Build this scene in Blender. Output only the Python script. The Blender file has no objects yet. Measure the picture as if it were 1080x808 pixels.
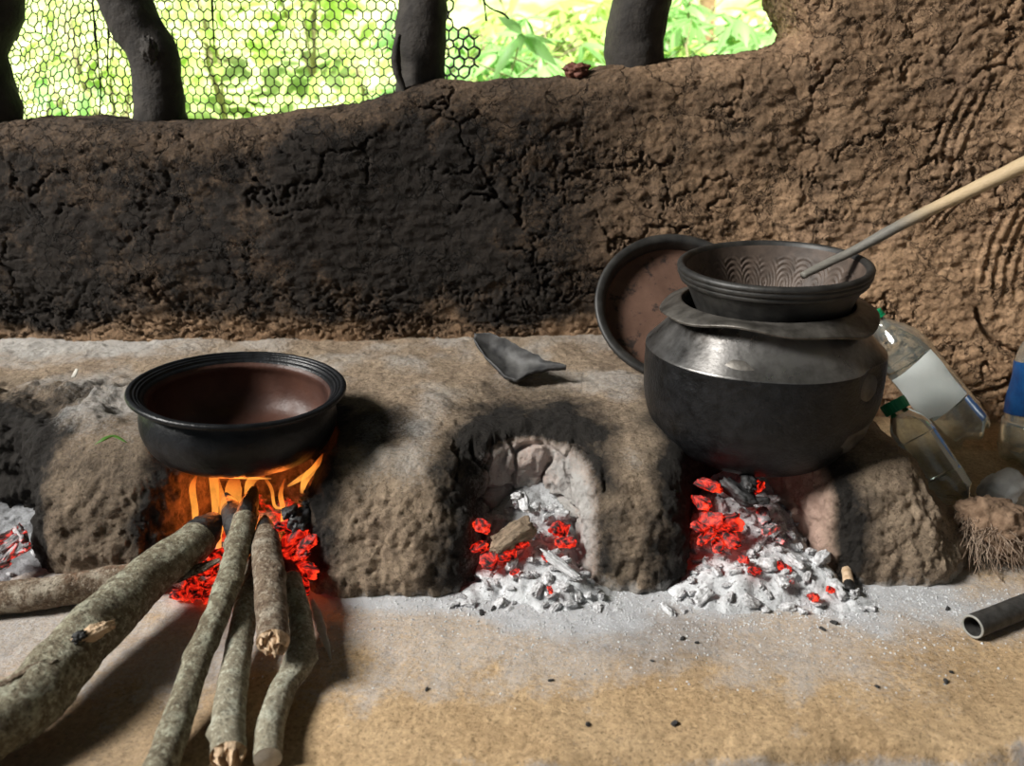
import bpy, math, random
import numpy as np
from mathutils import Vector, Matrix, Quaternion

random.seed(7)
rng = np.random.default_rng(7)
SC = bpy.context.scene
COL = SC.collection
PI = math.pi
sin, cos, R = math.sin, math.cos, math.radians

# ------------------------------------------------------------------ camera
FPX, PITCH, CZ = 850.0, R(20), 0.60
cam = bpy.data.objects.new('camera', bpy.data.cameras.new('camera'))
COL.objects.link(cam)
cam.location = (0, 0, CZ)
cam.rotation_euler = (PI / 2 - PITCH, 0, 0)
cam.data.sensor_width = 36
cam.data.lens = FPX / 1080 * 36
cam.data.clip_start = 0.02
cam.data.dof.use_dof = True
cam.data.dof.focus_distance = 1.12
cam.data.dof.aperture_fstop = 4.5
SC.camera = cam

# ------------------------------------------------------------------ light and exposure
SC.view_settings.view_transform = 'Standard'
SC.view_settings.look = 'None'
SC.view_settings.exposure = 0.0
SC.view_settings.gamma = 1
SC.view_settings.use_curve_mapping = False
world = bpy.data.worlds.new('sky'); SC.world = world
world.use_nodes = True
world.node_tree.nodes['Background'].inputs[0].default_value = (0.80, 0.92, 1.0, 1)
world.node_tree.nodes['Background'].inputs[1].default_value = 0.13


def aim(o, target):
    o.rotation_euler = (Vector(target) - o.location).to_track_quat('-Z', 'Y').to_euler()


sun = bpy.data.objects.new('sun', bpy.data.lights.new('sun', 'SUN'))
COL.objects.link(sun)
sun.location = (2.0, 0.4, 8)
aim(sun, (0, 3.2, 0))
sun.data.energy = 13
sun.data.angle = R(1)
sun.data.color = (1.0, 0.95, 0.84)

door_light = bpy.data.objects.new('doorway_daylight', bpy.data.lights.new('doorway_daylight', 'AREA'))
COL.objects.link(door_light)
door_light.location = (-4.4, -0.30, 3.9)
aim(door_light, (0, 1.0, 0.1))
door_light.data.shape = 'RECTANGLE'
door_light.data.size = 1.5
door_light.data.size_y = 1.6
door_light.data.energy = 650
door_light.data.color = (1.0, 0.97, 0.92)

# ------------------------------------------------------------------ pixel to point
def P(px, py, y=None, z=None):
    u = (px - 540) / FPX; v = (404 - py) / FPX
    d = Vector((u, cos(PITCH) + v * sin(PITCH), -sin(PITCH) + v * cos(PITCH)))
    t = y / d.y if y is not None else (z - CZ) / d.z
    return Vector((0, 0, CZ)) + d * t


# ------------------------------------------------------------------ noise
_perm = np.random.default_rng(3).permutation(1024).astype(np.int64)
_grad = np.random.default_rng(4).normal(size=(1024, 3)); _grad /= np.linalg.norm(_grad, axis=1)[:, None]


def _h(ix, iy, iz):
    return _perm[(_perm[(_perm[ix & 1023] + iy) & 1023] + iz) & 1023]


def perlin(p):
    p = np.asarray(p, dtype=np.float64)
    i = np.floor(p).astype(np.int64); f = p - i
    u = f * f * f * (f * (f * 6 - 15) + 10)
    out = np.zeros(len(p))
    for dx in (0, 1):
        wx = u[:, 0] if dx else 1 - u[:, 0]
        for dy in (0, 1):
            wy = u[:, 1] if dy else 1 - u[:, 1]
            for dz in (0, 1):
                wz = u[:, 2] if dz else 1 - u[:, 2]
                g = _grad[_h(i[:, 0] + dx, i[:, 1] + dy, i[:, 2] + dz)]
                out += wx * wy * wz * (g[:, 0] * (f[:, 0] - dx) + g[:, 1] * (f[:, 1] - dy) + g[:, 2] * (f[:, 2] - dz))
    return out * 1.5


def fbm(p, scale, octv=4, gain=0.5, off=0.0):
    p = np.asarray(p) * scale + off
    a, s = 1.0, 0.0
    for _ in range(octv):
        s = s + a * perlin(p); p = p * 2.03 + 17.1; a *= gain
    return s


def cracks(q, seed=0):
    """F2-F1 of a jittered 2-D cell pattern, q is (N,2)"""
    i = np.floor(q).astype(np.int64)
    f1 = np.full(len(q), 9.0); f2 = np.full(len(q), 9.0)
    for dx in (-1, 0, 1):
        for dy in (-1, 0, 1):
            cx, cy = i[:, 0] + dx, i[:, 1] + dy
            h = _h(cx, cy, np.full(len(q), seed)); g = _grad[h]
            d = np.hypot(cx + .5 + .45 * g[:, 0] - q[:, 0], cy + .5 + .45 * g[:, 1] - q[:, 1])
            n1 = np.minimum(f1, d); f2 = np.minimum(f2, np.maximum(f1, d)); f1 = n1
    return f2 - f1


def sstep(a, b, x):
    t = np.clip((x - a) / (b - a), 0, 1)
    return t * t * (3 - 2 * t)


# ------------------------------------------------------------------ mesh tools
def mesh_np(name, V, F, smooth=True, attrs=None, mats=None):
    V = np.asarray(V, dtype=np.float32)
    me = bpy.data.meshes.new(name)
    me.vertices.add(len(V)); me.vertices.foreach_set('co', V.ravel())
    if isinstance(F, np.ndarray):
        n, k = F.shape
        me.loops.add(n * k); me.polygons.add(n)
        me.loops.foreach_set('vertex_index', F.astype(np.int32).ravel())
        me.polygons.foreach_set('loop_start', np.arange(0, n * k, k, dtype=np.int32))
    else:
        tot = np.array([len(f) for f in F], dtype=np.int32)
        me.loops.add(int(tot.sum())); me.polygons.add(len(F))
        me.loops.foreach_set('vertex_index', np.concatenate([np.asarray(f, dtype=np.int32) for f in F]))
        me.polygons.foreach_set('loop_start', np.concatenate([[0], np.cumsum(tot)[:-1]]).astype(np.int32))
    me.update(calc_edges=True); me.validate()
    me.polygons.foreach_set('use_smooth', np.full(len(me.polygons), smooth, dtype=bool))
    for a, v in (attrs or {}).items():
        me.attributes.new(a, 'FLOAT', 'POINT').data.foreach_set('value', np.asarray(v, dtype=np.float32))
    return me


def obj(name, me, m, parent=None):
    o = bpy.data.objects.new(name, me); COL.objects.link(o)
    if m is not None and not me.materials: me.materials.append(m)
    if parent: o.parent = parent
    return o


def tag(o, label=None, cat=None, group=None, kind=None):
    if label: o['label'] = label
    if cat: o['category'] = cat
    if group: o['group'] = group
    if kind: o['kind'] = kind
    return o


def thing(name, label, cat, loc=(0, 0, 0), group=None, rot=None):
    o = bpy.data.objects.new(name, None); COL.objects.link(o)
    o.location = loc; o.empty_display_size = 0.05
    if rot is not None:
        o.rotation_euler = rot
    return tag(o, label, cat, group)


def vnormals(V, F):
    n = np.zeros_like(V)
    fn = np.cross(V[F[:, 2]] - V[F[:, 0]], V[F[:, 3]] - V[F[:, 1]])
    for k in range(4): np.add.at(n, F[:, k], fn)
    return n / (np.linalg.norm(n, axis=1)[:, None] + 1e-12)


def surface_nets(D, org, h):
    ins = D < 0
    sx, sy, sz = D.shape
    cnt = np.zeros((sx - 1, sy - 1, sz - 1), np.int8)
    for dx in (0, 1):
        for dy in (0, 1):
            for dz in (0, 1):
                cnt += ins[dx:sx - 1 + dx, dy:sy - 1 + dy, dz:sz - 1 + dz]
    act = (cnt > 0) & (cnt < 8)
    ci = np.argwhere(act)
    idx = np.full(act.shape, -1, np.int64); idx[act] = np.arange(len(ci))
    acc = np.zeros((len(ci), 3)); num = np.zeros(len(ci))
    cor = [(a, b, c) for a in (0, 1) for b in (0, 1) for c in (0, 1)]
    for a in cor:
        for ax in range(3):
            if a[ax]: continue
            b = list(a); b[ax] = 1
            va = D[ci[:, 0] + a[0], ci[:, 1] + a[1], ci[:, 2] + a[2]]
            vb = D[ci[:, 0] + b[0], ci[:, 1] + b[1], ci[:, 2] + b[2]]
            m = (va < 0) != (vb < 0)
            t = np.where(m, va / np.where(m, va - vb, 1), 0)
            p = np.tile(np.array(a, float), (len(ci), 1)); p[:, ax] += t
            acc[m] += p[m]; num[m] += 1
    V = (ci + acc / num[:, None]) * h + np.array(org)
    Fs = []
    for ax in range(3):
        o1, o2 = [(1, 2), (2, 0), (0, 1)][ax]
        sl0 = [slice(None)] * 3; sl1 = [slice(None)] * 3
        sl0[ax] = slice(0, -1); sl1[ax] = slice(1, None)
        for o in (o1, o2):
            sl0[o] = slice(1, -1); sl1[o] = slice(1, -1)
        A = ins[tuple(sl0)]; B = ins[tuple(sl1)]
        for flip, M in ((False, A & ~B), (True, ~A & B)):
            e = np.argwhere(M)
            e[:, o1] += 1; e[:, o2] += 1
            def c(d1, d2):
                q = e.copy(); q[:, o1] += d1; q[:, o2] += d2
                return idx[q[:, 0], q[:, 1], q[:, 2]]
            quad = np.stack([c(-1, -1), c(0, -1), c(0, 0), c(-1, 0)], 1)
            Fs.append(quad[:, ::-1] if flip else quad)
    return V, np.concatenate(Fs)


def compact(V, F):
    u, inv = np.unique(F.ravel(), return_inverse=True)
    return V[u], inv.reshape(F.shape), u


def subdiv(V, F, smooth=2):
    n = len(V)
    E = np.concatenate([F[:, [k, (k + 1) % 4]] for k in range(4)])
    Es = np.sort(E, 1)
    key = Es[:, 0] * n + Es[:, 1]
    uk, inv = np.unique(key, return_inverse=True)
    a, b = uk // n, uk % n
    VE = (V[a] + V[b]) / 2; VF = V[F].mean(1)
    m = len(F); ei = n + inv.reshape(4, m); fi = n + len(uk) + np.arange(m)
    V2 = np.concatenate([V, VE, VF])
    F2 = np.concatenate([np.stack([F[:, k], ei[k], fi, ei[(k - 1) % 4]], 1) for k in range(4)])
    for _ in range(smooth):
        acc = np.zeros_like(V2); w = np.zeros(len(V2))
        for k in range(4):
            i, j = F2[:, k], F2[:, (k + 1) % 4]
            np.add.at(acc, i, V2[j]); np.add.at(w, i, 1); np.add.at(acc, j, V2[i]); np.add.at(w, j, 1)
        V2 = V2 * .4 + .6 * acc / np.maximum(w, 1)[:, None]
    return V2, F2


def smin(a, b, k):
    h = np.clip(.5 + .5 * (b - a) / k, 0, 1)
    return b + (a - b) * h - k * h * (1 - h)


def rbox(X, Y, Z, c, b, r):
    qx = np.abs(X - c[0]) - b[0] + r; qy = np.abs(Y - c[1]) - b[1] + r; qz = np.abs(Z - c[2]) - b[2] + r
    return np.sqrt(np.maximum(qx, 0) ** 2 + np.maximum(qy, 0) ** 2 + np.maximum(qz, 0) ** 2) + np.minimum(np.maximum(qx, np.maximum(qy, qz)), 0) - r


def axes(x0, x1, y0, y1, z0, z1, h):
    return (np.arange(x0, x1, h, dtype=np.float32)[:, None, None], np.arange(y0, y1, h, dtype=np.float32)[None, :, None], np.arange(z0, z1, h, dtype=np.float32)[None, None, :])


def grid(nu, nv, wrap=False):
    i = np.arange(nu if wrap else nu - 1); j = np.arange(nv - 1)
    I, J = np.meshgrid(i, j, indexing='ij'); I2 = (I + 1) % nu
    return np.stack([I * nv + J, I2 * nv + J, I2 * nv + J + 1, I * nv + J + 1], -1).reshape(-1, 4)


def lathe(prof, seg=96, warp=None, sub=0):
    """profile of (r, z) from outside bottom on; returns V, F with rings along the profile"""
    p = np.array(prof, float)
    if sub: p = dense(p, sub)
    a = np.arange(seg) * 2 * PI / seg
    V = np.stack([p[None, :, 0] * np.cos(a)[:, None], p[None, :, 0] * np.sin(a)[:, None], np.tile(p[:, 1], (seg, 1))], -1).reshape(-1, 3)
    F = grid(seg, len(p), True)
    if warp is not None: V = warp(V)
    return V, F


def dense(p, n, closed=False):
    """Catmull-Rom resample of a polyline, n points per span"""
    p = np.asarray(p, float)
    q = np.vstack([2 * p[0] - p[1], p, 2 * p[-1] - p[-2]])
    out = []
    for i in range(1, len(q) - 2):
        for t in np.arange(n) / n:
            a, b, c, d = q[i - 1], q[i], q[i + 1], q[i + 2]
            out.append(.5 * (2 * b + (c - a) * t + (2 * a - 5 * b + 4 * c - d) * t * t + (3 * b - a - 3 * c + d) * t ** 3))
    out.append(p[-1])
    return np.array(out)


def tube_rings(pts, rad, seg=16, step=0.006, rough=0.0, rscale=40, seed=0.0, flat=1.0):
    """rings (n, seg, 3) along a smooth path; rad per control point"""
    pr = np.hstack([np.array([tuple(q) for q in pts], float), np.array(rad, float)[:, None]])
    L = np.linalg.norm(np.diff(pr[:, :3], axis=0), axis=1).sum()
    d = dense(pr, max(2, int(L / step / (len(pr) - 1))))
    c = d[:, :3]; t = np.gradient(c, axis=0); t /= np.linalg.norm(t, axis=1)[:, None]
    up = np.array([0, 0, 1.0]) if abs(t[0, 2]) < .9 else np.array([0, 1.0, 0])
    s = np.cross(t, up); s /= np.linalg.norm(s, axis=1)[:, None]
    n = np.cross(s, t)
    a = np.arange(seg) * 2 * PI / seg
    V = c[:, None] + d[:, 3][:, None, None] * (np.cos(a)[None, :, None] * s[:, None] + flat * np.sin(a)[None, :, None] * n[:, None])
    if rough:
        f = V.reshape(-1, 3)
        k = fbm(f, rscale, 4, .55, seed)
        k2 = fbm(f, rscale * .25, 2, .5, seed + 9)
        dirv = (V - c[:, None]).reshape(-1, 3)
        V = (f + dirv * (rough * k + rough * 1.2 * k2)[:, None]).reshape(V.shape)
    return V, c, t


def ring_mesh(V, close0=False, close1=False):
    n, s, _ = V.shape
    F = []
    i, j = np.meshgrid(np.arange(n - 1), np.arange(s), indexing='ij'); j2 = (j + 1) % s
    q = np.stack([i * s + j, i * s + j2, (i + 1) * s + j2, (i + 1) * s + j], -1).reshape(-1, 4)
    F = [tuple(r) for r in q[:, ::-1]]
    if close0: F.append(tuple(range(s)))
    if close1: F.append(tuple(range(n * s - 1, (n - 1) * s - 1, -1)))
    return V.reshape(-1, 3), F


class MB:
    def __init__(s): s.v = []; s.f = []; s.n = 0
    def add(s, V, F):
        V = np.asarray(V); s.v.append(V)
        s.f += [tuple(int(i) + s.n for i in f) for f in F]; s.n += len(V)
    def mesh(s, name, smooth=True): return mesh_np(name, np.concatenate(s.v), s.f, smooth)


def prism(a, b, r, k=5, r2=None):
    a = np.array(a, float); b = np.array(b, float); t = b - a; t /= np.linalg.norm(t) + 1e-9
    u = np.cross(t, (0, 0, 1.0)) if abs(t[2]) < .9 else np.cross(t, (0, 1.0, 0)); u /= np.linalg.norm(u); w = np.cross(t, u)
    an = np.arange(k) * 2 * PI / k
    c = np.cos(an)[:, None] * u + np.sin(an)[:, None] * w
    V = np.concatenate([a + c * r, b + c * (r if r2 is None else r2)])
    F = [(i, (i + 1) % k, k + (i + 1) % k, k + i) for i in range(k)] + [tuple(range(k))[::-1], tuple(range(k, 2 * k))]
    return V, F


# icosphere by subdivision, for lumps
def icosphere(n):
    g = (1 + 5 ** .5) / 2
    v = [(-1, g, 0), (1, g, 0), (-1, -g, 0), (1, -g, 0), (0, -1, g), (0, 1, g), (0, -1, -g), (0, 1, -g), (g, 0, -1), (g, 0, 1), (-g, 0, -1), (-g, 0, 1)]
    v = [Vector(q).normalized() for q in v]
    f = [(0, 11, 5), (0, 5, 1), (0, 1, 7), (0, 7, 10), (0, 10, 11), (1, 5, 9), (5, 11, 4), (11, 10, 2), (10, 7, 6), (7, 1, 8), (3, 9, 4), (3, 4, 2), (3, 2, 6), (3, 6, 8), (3, 8, 9), (4, 9, 5), (2, 4, 11), (6, 2, 10), (8, 6, 7), (9, 8, 1)]
    for _ in range(n):
        mid = {}; nf = []
        def m(a, b):
            k = (min(a, b), max(a, b))
            if k not in mid: mid[k] = len(v); v.append(((v[a] + v[b]) / 2).normalized())
            return mid[k]
        for a, b, c in f:
            x, y, z = m(a, b), m(b, c), m(c, a); nf += [(a, x, z), (b, y, x), (c, z, y), (x, y, z)]
        f = nf
    return np.array([tuple(q) for q in v]), np.array(f)


ICO3 = icosphere(3); ICO4 = icosphere(4)


def lump(name, size, rough, scale, seed, box=0.0, ico=None, smooth=True):
    V, F = ico or ICO3
    V = V.copy()
    if box:
        m = np.abs(V).max(1)[:, None]; V = V * (1 - box) + box * V / m * .8
    V = V * (1 + rough * fbm(V, scale, 4, .55, seed))[:, None] * np.array(size)
    return mesh_np(name, V, F, smooth)


# ------------------------------------------------------------------ materials
class NT:
    def __init__(s, name):
        s.m = bpy.data.materials.new(name); s.m.use_nodes = True
        s.t = s.m.node_tree; s.bsdf = s.t.nodes['Principled BSDF']; s.out = s.t.nodes['Material Output']
    def n(s, typ, **kw):
        nd = s.t.nodes.new(typ)
        for k, v in kw.items(): setattr(nd, k, v)
        return nd
    def put(s, sock, v):
        if hasattr(v, 'is_output') or isinstance(v, bpy.types.NodeSocket): s.t.links.new(v, sock)
        elif isinstance(v, (tuple, list)) and len(v) == 3 and sock.type == 'RGBA': sock.default_value = (*v, 1)
        else: sock.default_value = v
    def obj(s):
        return s.n('ShaderNodeTexCoord').outputs['Object']
    def noise(s, scale, detail=4, rough=.55, vec=None, dist=0):
        nd = s.n('ShaderNodeTexNoise'); nd.inputs['Scale'].default_value = scale; nd.inputs['Detail'].default_value = detail
        nd.inputs['Roughness'].default_value = rough; nd.inputs['Distortion'].default_value = dist
        s.t.links.new(vec or s.obj(), nd.inputs['Vector']); return nd.outputs['Fac']
    def vor(s, scale, feature='F1', vec=None):
        nd = s.n('ShaderNodeTexVoronoi', feature=feature); nd.inputs['Scale'].default_value = scale
        s.t.links.new(vec or s.obj(), nd.inputs['Vector']); return nd.outputs['Distance']
    def ramp(s, f, *stops):
        nd = s.n('ShaderNodeValToRGB'); cr = nd.color_ramp
        while len(cr.elements) < len(stops): cr.elements.new(.5)
        for e, (p, c) in zip(cr.elements, stops):
            e.position = p; e.color = (*c, 1) if isinstance(c, tuple) else (c, c, c, 1)
        s.t.links.new(f, nd.inputs[0]); return nd.outputs[0]
    def mix(s, f, a, b, mode='MIX'):
        nd = s.n('ShaderNodeMix', data_type='RGBA', blend_type=mode)
        s.put(nd.inputs[0], f); s.put(nd.inputs[6], a); s.put(nd.inputs[7], b); return nd.outputs[2]
    def math(s, op, a, b=0.0, clamp=False):
        nd = s.n('ShaderNodeMath', operation=op, use_clamp=clamp); s.put(nd.inputs[0], a); s.put(nd.inputs[1], b); return nd.outputs[0]
    def attr(s, name):
        return s.n('ShaderNodeAttribute', attribute_name=name).outputs['Fac']
    def bump(s, h, strength, dist, prev=None):
        nd = s.n('ShaderNodeBump'); nd.inputs['Strength'].default_value = strength; nd.inputs['Distance'].default_value = dist
        s.t.links.new(h, nd.inputs['Height'])
        if prev is not None: s.t.links.new(prev, nd.inputs['Normal'])
        return nd.outputs[0]
    def fin(s, color=None, rough=None, normal=None, **kw):
        b = s.bsdf
        if color is not None: s.put(b.inputs['Base Color'], color)
        if rough is not None: s.put(b.inputs['Roughness'], rough)
        if normal is not None: s.t.links.new(normal, b.inputs['Normal'])
        for k, v in kw.items(): s.put(b.inputs[k.replace('_', ' ')], v)
        return s.m


def clay_mat(name, c1, c2, soot=(.008, .0078, .0075), ash=(.42, .43, .44), red=(.46, .32, .26), spec=.25, grain=1.0, hair=False):
    s = NT(name)
    base = s.mix(s.ramp(s.noise(9, 6, .6), (.35, 0.0), (.68, 1.0)), c1, c2)
    base = s.mix(s.ramp(s.noise(140, 3, .6), (.45, 0.0), (.75, .55)), base, tuple(min(1, q * 1.5) for q in c2))
    base = s.mix(s.ramp(s.noise(95, 3, .6), (.30, .5), (.45, 0.0)), base, tuple(q * .45 for q in c1))
    base = s.mix(s.ramp(s.noise(260, 4, .75), (.36, .75), (.47, 0.0)), base, tuple(q * .38 for q in c1))
    base = s.mix(s.ramp(s.noise(48, 6, .75, dist=.6), (.56, 0.0), (.70, .6)), base, tuple(min(1, q * 1.35) for q in c2))
    base = s.mix(s.attr('red'), base, s.mix(s.noise(30, 4), red, tuple(q * 1.35 for q in red)))
    fine = s.noise(170, 3, .7)
    sf = s.math('ADD', s.attr('soot'), s.math('MULTIPLY', s.math('SUBTRACT', fine, .5), .35))
    sf = s.math('MULTIPLY', s.ramp(sf, (.12, 0.0), (.85, .97)), 1.0)
    col = s.mix(sf, base, s.mix(fine, soot, tuple(q * 2.2 for q in soot)))
    af = s.math('ADD', s.attr('ash'), s.math('MULTIPLY', s.math('SUBTRACT', s.noise(230, 2, .7), .5), .7))
    col = s.mix(s.ramp(af, (.15, 0.0), (.9, .95)), col, s.mix(s.noise(60, 5, .7), tuple(q * .7 for q in ash), tuple(min(1, q * 1.2) for q in ash)))
    n1 = s.bump(s.noise(58, 8, .72, dist=.15), .9 * grain, .011)
    n1 = s.bump(s.ramp(s.noise(85, 5, .6), (.30, 0.0), (.46, 1.0)), .3 * grain, .003, n1)
    n1 = s.bump(s.noise(150, 6, .75), .6 * grain, .004, n1)
    if hair:
        mp = s.n('ShaderNodeVectorMath', operation='ADD')
        nz = s.n('ShaderNodeTexNoise'); nz.inputs['Scale'].default_value = 9; nz.inputs['Detail'].default_value = 6; nz.inputs['Roughness'].default_value = .65
        s.t.links.new(s.obj(), nz.inputs['Vector'])
        sc = s.n('ShaderNodeVectorMath', operation='SCALE'); sc.inputs['Scale'].default_value = .16
        s.t.links.new(nz.outputs['Color'], sc.inputs[0]); s.t.links.new(s.obj(), mp.inputs[0]); s.t.links.new(sc.outputs[0], mp.inputs[1])
        for vs, wd, lo in ((8, .022, .44), (17, .035, .47)):
            e = s.ramp(s.vor(vs, 'DISTANCE_TO_EDGE', mp.outputs[0]), (0.0, 0.0), (wd, 1.0))
            e = s.math('MAXIMUM', e, s.ramp(s.noise(5 + vs * .1, 3), (lo, 1.0), (lo + .08, 0.0)))
            n1 = s.bump(e, 1.0, .014, n1)
    n2 = s.bump(s.noise(330, 3, .6), .55 * grain, .0018, n1)
    return s.fin(col, .92, n2, Specular_IOR_Level=spec)


def bark_mat(name, c1, c2, lich, scale=60):
    s = NT(name)
    a = s.noise(scale, 5, .65)
    col = s.mix(s.ramp(a, (.38, 0.0), (.66, 1.0)), c1, c2)
    col = s.mix(s.ramp(s.noise(scale * .5, 4, .6), (.50, 0.0), (.66, .85)), col, lich)
    col = s.mix(s.ramp(s.noise(240, 4, .75), (.36, .8), (.48, 0.0)), col, tuple(q * .35 for q in c1))
    col = s.mix(s.ramp(s.noise(190, 4, .7), (.54, 0.0), (.64, .7)), col, tuple(min(1, q * 1.25) for q in lich))
    n = s.bump(s.noise(scale * 3, 5, .65), .9, .005)
    return s.fin(col, .85, n, Specular_IOR_Level=.25)


def plain(name, c1, c2, rough, nscale=40, bscale=120, bstr=.3, bdist=.001, **kw):
    s = NT(name)
    col = s.mix(s.ramp(s.noise(nscale, 5, .6), (.35, 0.0), (.68, 1.0)), c1, c2)
    return s.fin(col, rough, s.bump(s.noise(bscale, 4, .6), bstr, bdist), **kw)


M = {}
M['floor'] = clay_mat('trodden_clay', (.40, .27, .145), (.52, .37, .215), ash=(.50, .515, .54), soot=(.06, .058, .057), grain=.5)
M['hearth'] = clay_mat('hearth_clay', (.25, .185, .130), (.37, .285, .20), ash=(.50, .49, .47))
M['wall'] = clay_mat('mud_plaster', (.33, .205, .118), (.50, .325, .195), grain=.75, hair=True)
M['soot_clay'] = plain('sooty_pottery', (.003, .0032, .004), (.012, .013, .015), .38, 40, 130, .6, .0016, Specular_IOR_Level=.32)
s = NT('sooty_inner_glaze')
M['pot_inner'] = s.fin(s.mix(s.ramp(s.noise(14, 4), (.3, 0.0), (.7, 1.0)), (.030, .013, .010), (.085, .038, .026)), s.ramp(s.noise(25, 3), (.3, .38), (.7, .6)), s.bump(s.noise(120, 4), .4, .0015), Specular_IOR_Level=.35)
M['bowl'] = plain('worn_black_clay', (.012, .0115, .011), (.036, .034, .031), .5, 45, 160, .4, .001)
M['sherd'] = plain('broken_pot_clay', (.022, .022, .023), (.085, .083, .08), .6, 35, 120, .5, .0015)
M['bowl_inner'] = plain('scoured_brown_clay', (.05, .036, .028), (.115, .083, .064), .6, 35, 160, .35, .001)
M['lid_inner'] = None
s = NT('reddish_fired_clay')
c = s.mix(s.ramp(s.noise(16, 5, .6), (.3, 0.0), (.7, 1.0)), (.080, .042, .028), (.145, .080, .055))
c = s.mix(s.ramp(s.noise(38, 5, .7), (.54, 0.0), (.64, .9)), c, (.02, .016, .014))
M['lid_inner'] = s.fin(c, .75, s.bump(s.noise(90, 5), .4, .0015), Specular_IOR_Level=.3)
M['metal_body'] = plain('soot_caked_metal', (.003, .0032, .0035), (.014, .0145, .016), .40, 60, 170, .8, .0018, Specular_IOR_Level=.32)
s = NT('smoke_stained_aluminium')
M['metal_shoulder'] = s.fin(s.mix(s.ramp(s.noise(10, 5, .65), (.36, 0.0), (.62, 1.0)), (.030, .026, .022), (.34, .33, .32)), s.ramp(s.noise(22, 4), (.3, .24), (.7, .42)),
                            s.bump(s.noise(200, 4), .25, .0008), Metallic=.85)
M['metal_rim'] = plain('dull_aluminium', (.06, .055, .048), (.20, .185, .165), .45, 35, 180, .35, .0008, Metallic=.6)
M['bark'] = bark_mat('lichened_bark', (.15, .125, .085), (.29, .265, .185), (.38, .38, .29), 95)
M['bark_brown'] = bark_mat('brown_bark', (.13, .09, .06), (.24, .185, .13), (.38, .34, .27), 80)
M['bark_pale'] = bark_mat('pale_bark', (.22, .195, .14), (.36, .33, .245), (.46, .46, .37), 80)
M['char'] = plain('charred_wood', (.004, .004, .004), (.018, .017, .016), .6, 70, 120, .9, .004)
M['split_wood'] = plain('split_wood', (.42, .28, .16), (.66, .50, .34), .8, 90, 160, .9, .004)
M['cut_wood'] = plain('weathered_cut_wood', (.34, .32, .28), (.5, .48, .44), .85, 90, 200, .5, .002)
M['post'] = plain('backlit_post_wood', (.016, .013, .011), (.042, .035, .029), .85, 30, 70, .8, .004)  # base colour darkened to carry the backlit look of the posts
M['net'] = plain('black_netting', (.012, .012, .011), (.03, .028, .025), .6)
M['ash'] = None
s = NT('wood_ash')
c = s.mix(s.ramp(s.noise(70, 5, .7), (.3, 0.0), (.7, 1.0)), (.44, .45, .46), (.80, .82, .84))
c = s.mix(s.ramp(s.noise(150, 4, .7), (.56, 0.0), (.68, .85)), c, (.09, .085, .085))
M['ash'] = s.fin(c, .95, s.bump(s.noise(160, 5, .7), .9, .004), Specular_IOR_Level=.1)
s = NT('grey_ash')
c = s.mix(s.ramp(s.noise(70, 5, .7), (.3, 0.0), (.7, 1.0)), (.16, .16, .165), (.36, .37, .385))
M['ash_grey'] = s.fin(c, .95, s.bump(s.noise(160, 5, .7), .9, .004), Specular_IOR_Level=.1)
M['ash_lump'] = plain('ash_coated_charcoal', (.36, .36, .365), (.86, .87, .89), .95, 130, 190, .9, .004, Specular_IOR_Level=.1)
M['charcoal'] = plain('charcoal', (.010, .010, .010), (.06, .06, .062), .6, 90, 120, .9, .003)


def ember_mat(name, lo, hi, strength, body1, body2, scale=95, hot=(1.0, .085, .02)):
    s = NT(name)
    f = s.noise(scale, 4, .65, dist=.7)
    g = s.ramp(f, (lo, 0.0), (hi, 1.0))
    s.fin(s.mix(s.ramp(s.noise(scale * .8, 4, .65), (.4, 0.0), (.6, 1.0)), body1, body2), .95, s.bump(s.noise(200, 4), .9, .004))
    s.put(s.bsdf.inputs['Emission Color'], s.ramp(f, (lo, (.35, .004, .002)), (lo + (hi - lo) * .6, (1.0, .022, .008)), (hi + .12, hot)))
    s.put(s.bsdf.inputs['Emission Strength'], s.math('MULTIPLY', g, strength))
    return s.m


M['ember'] = ember_mat('glowing_coal', .40, .58, 1.15, (.012, .010, .010), (.06, .05, .048), 62)
M['ember_ash'] = ember_mat('ashy_glowing_coal', .50, .62, .8, (.06, .05, .05), (.46, .44, .45), 60, (1.0, .12, .08))
M['ember_bed'] = ember_mat('ember_bed', .46, .62, .9, (.02, .017, .016), (.22, .20, .20), 42)
M['stone'] = plain('grey_stone', (.40, .40, .39), (.58, .58, .56), .85, 25, 120, .5, .002)
M['husk'] = plain('coconut_husk', (.14, .085, .05), (.30, .20, .13), .9, 60, 160, .8, .003)
M['fibre'] = plain('husk_fibre', (.22, .15, .10), (.42, .32, .24), .8, 30)
M['cap'] = plain('green_plastic', (.0, .26, .10), (.01, .36, .15), .35, 20, 80, .1)
M['label_white'] = plain('blank_paper_label', (.78, .85, .82), (.88, .92, .89), .5, 18, 60, .3, .002)
M['label_blue'] = plain('blue_film_label', (.004, .03, .12), (.008, .075, .22), .3, 40, 60, .5, .002)
M['pipe'] = plain('dark_pipe', (.022, .021, .02), (.06, .058, .054), .6, 120, 220, .5, .001)
M['pipe_end'] = plain('worn_pipe_end', (.22, .22, .20), (.36, .36, .33), .55, 80)
M['spoon'] = None
s = NT('spoon_wood')
sep = s.n('ShaderNodeAttribute', attribute_name='pale').outputs['Fac']
mp = s.n('ShaderNodeMapping'); mp.inputs['Scale'].default_value = (8, 60, 60); s.t.links.new(s.obj(), mp.inputs['Vector'])
g = s.noise(6, 4, .6, mp.outputs[0])
c = s.mix(sep, s.mix(g, (.10, .095, .082), (.22, .205, .175)), s.mix(g, (.42, .30, .165), (.62, .48, .30)))
M['spoon'] = s.fin(c, .6, s.bump(g, .4, .002))
s = NT('clear_plastic')
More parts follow.
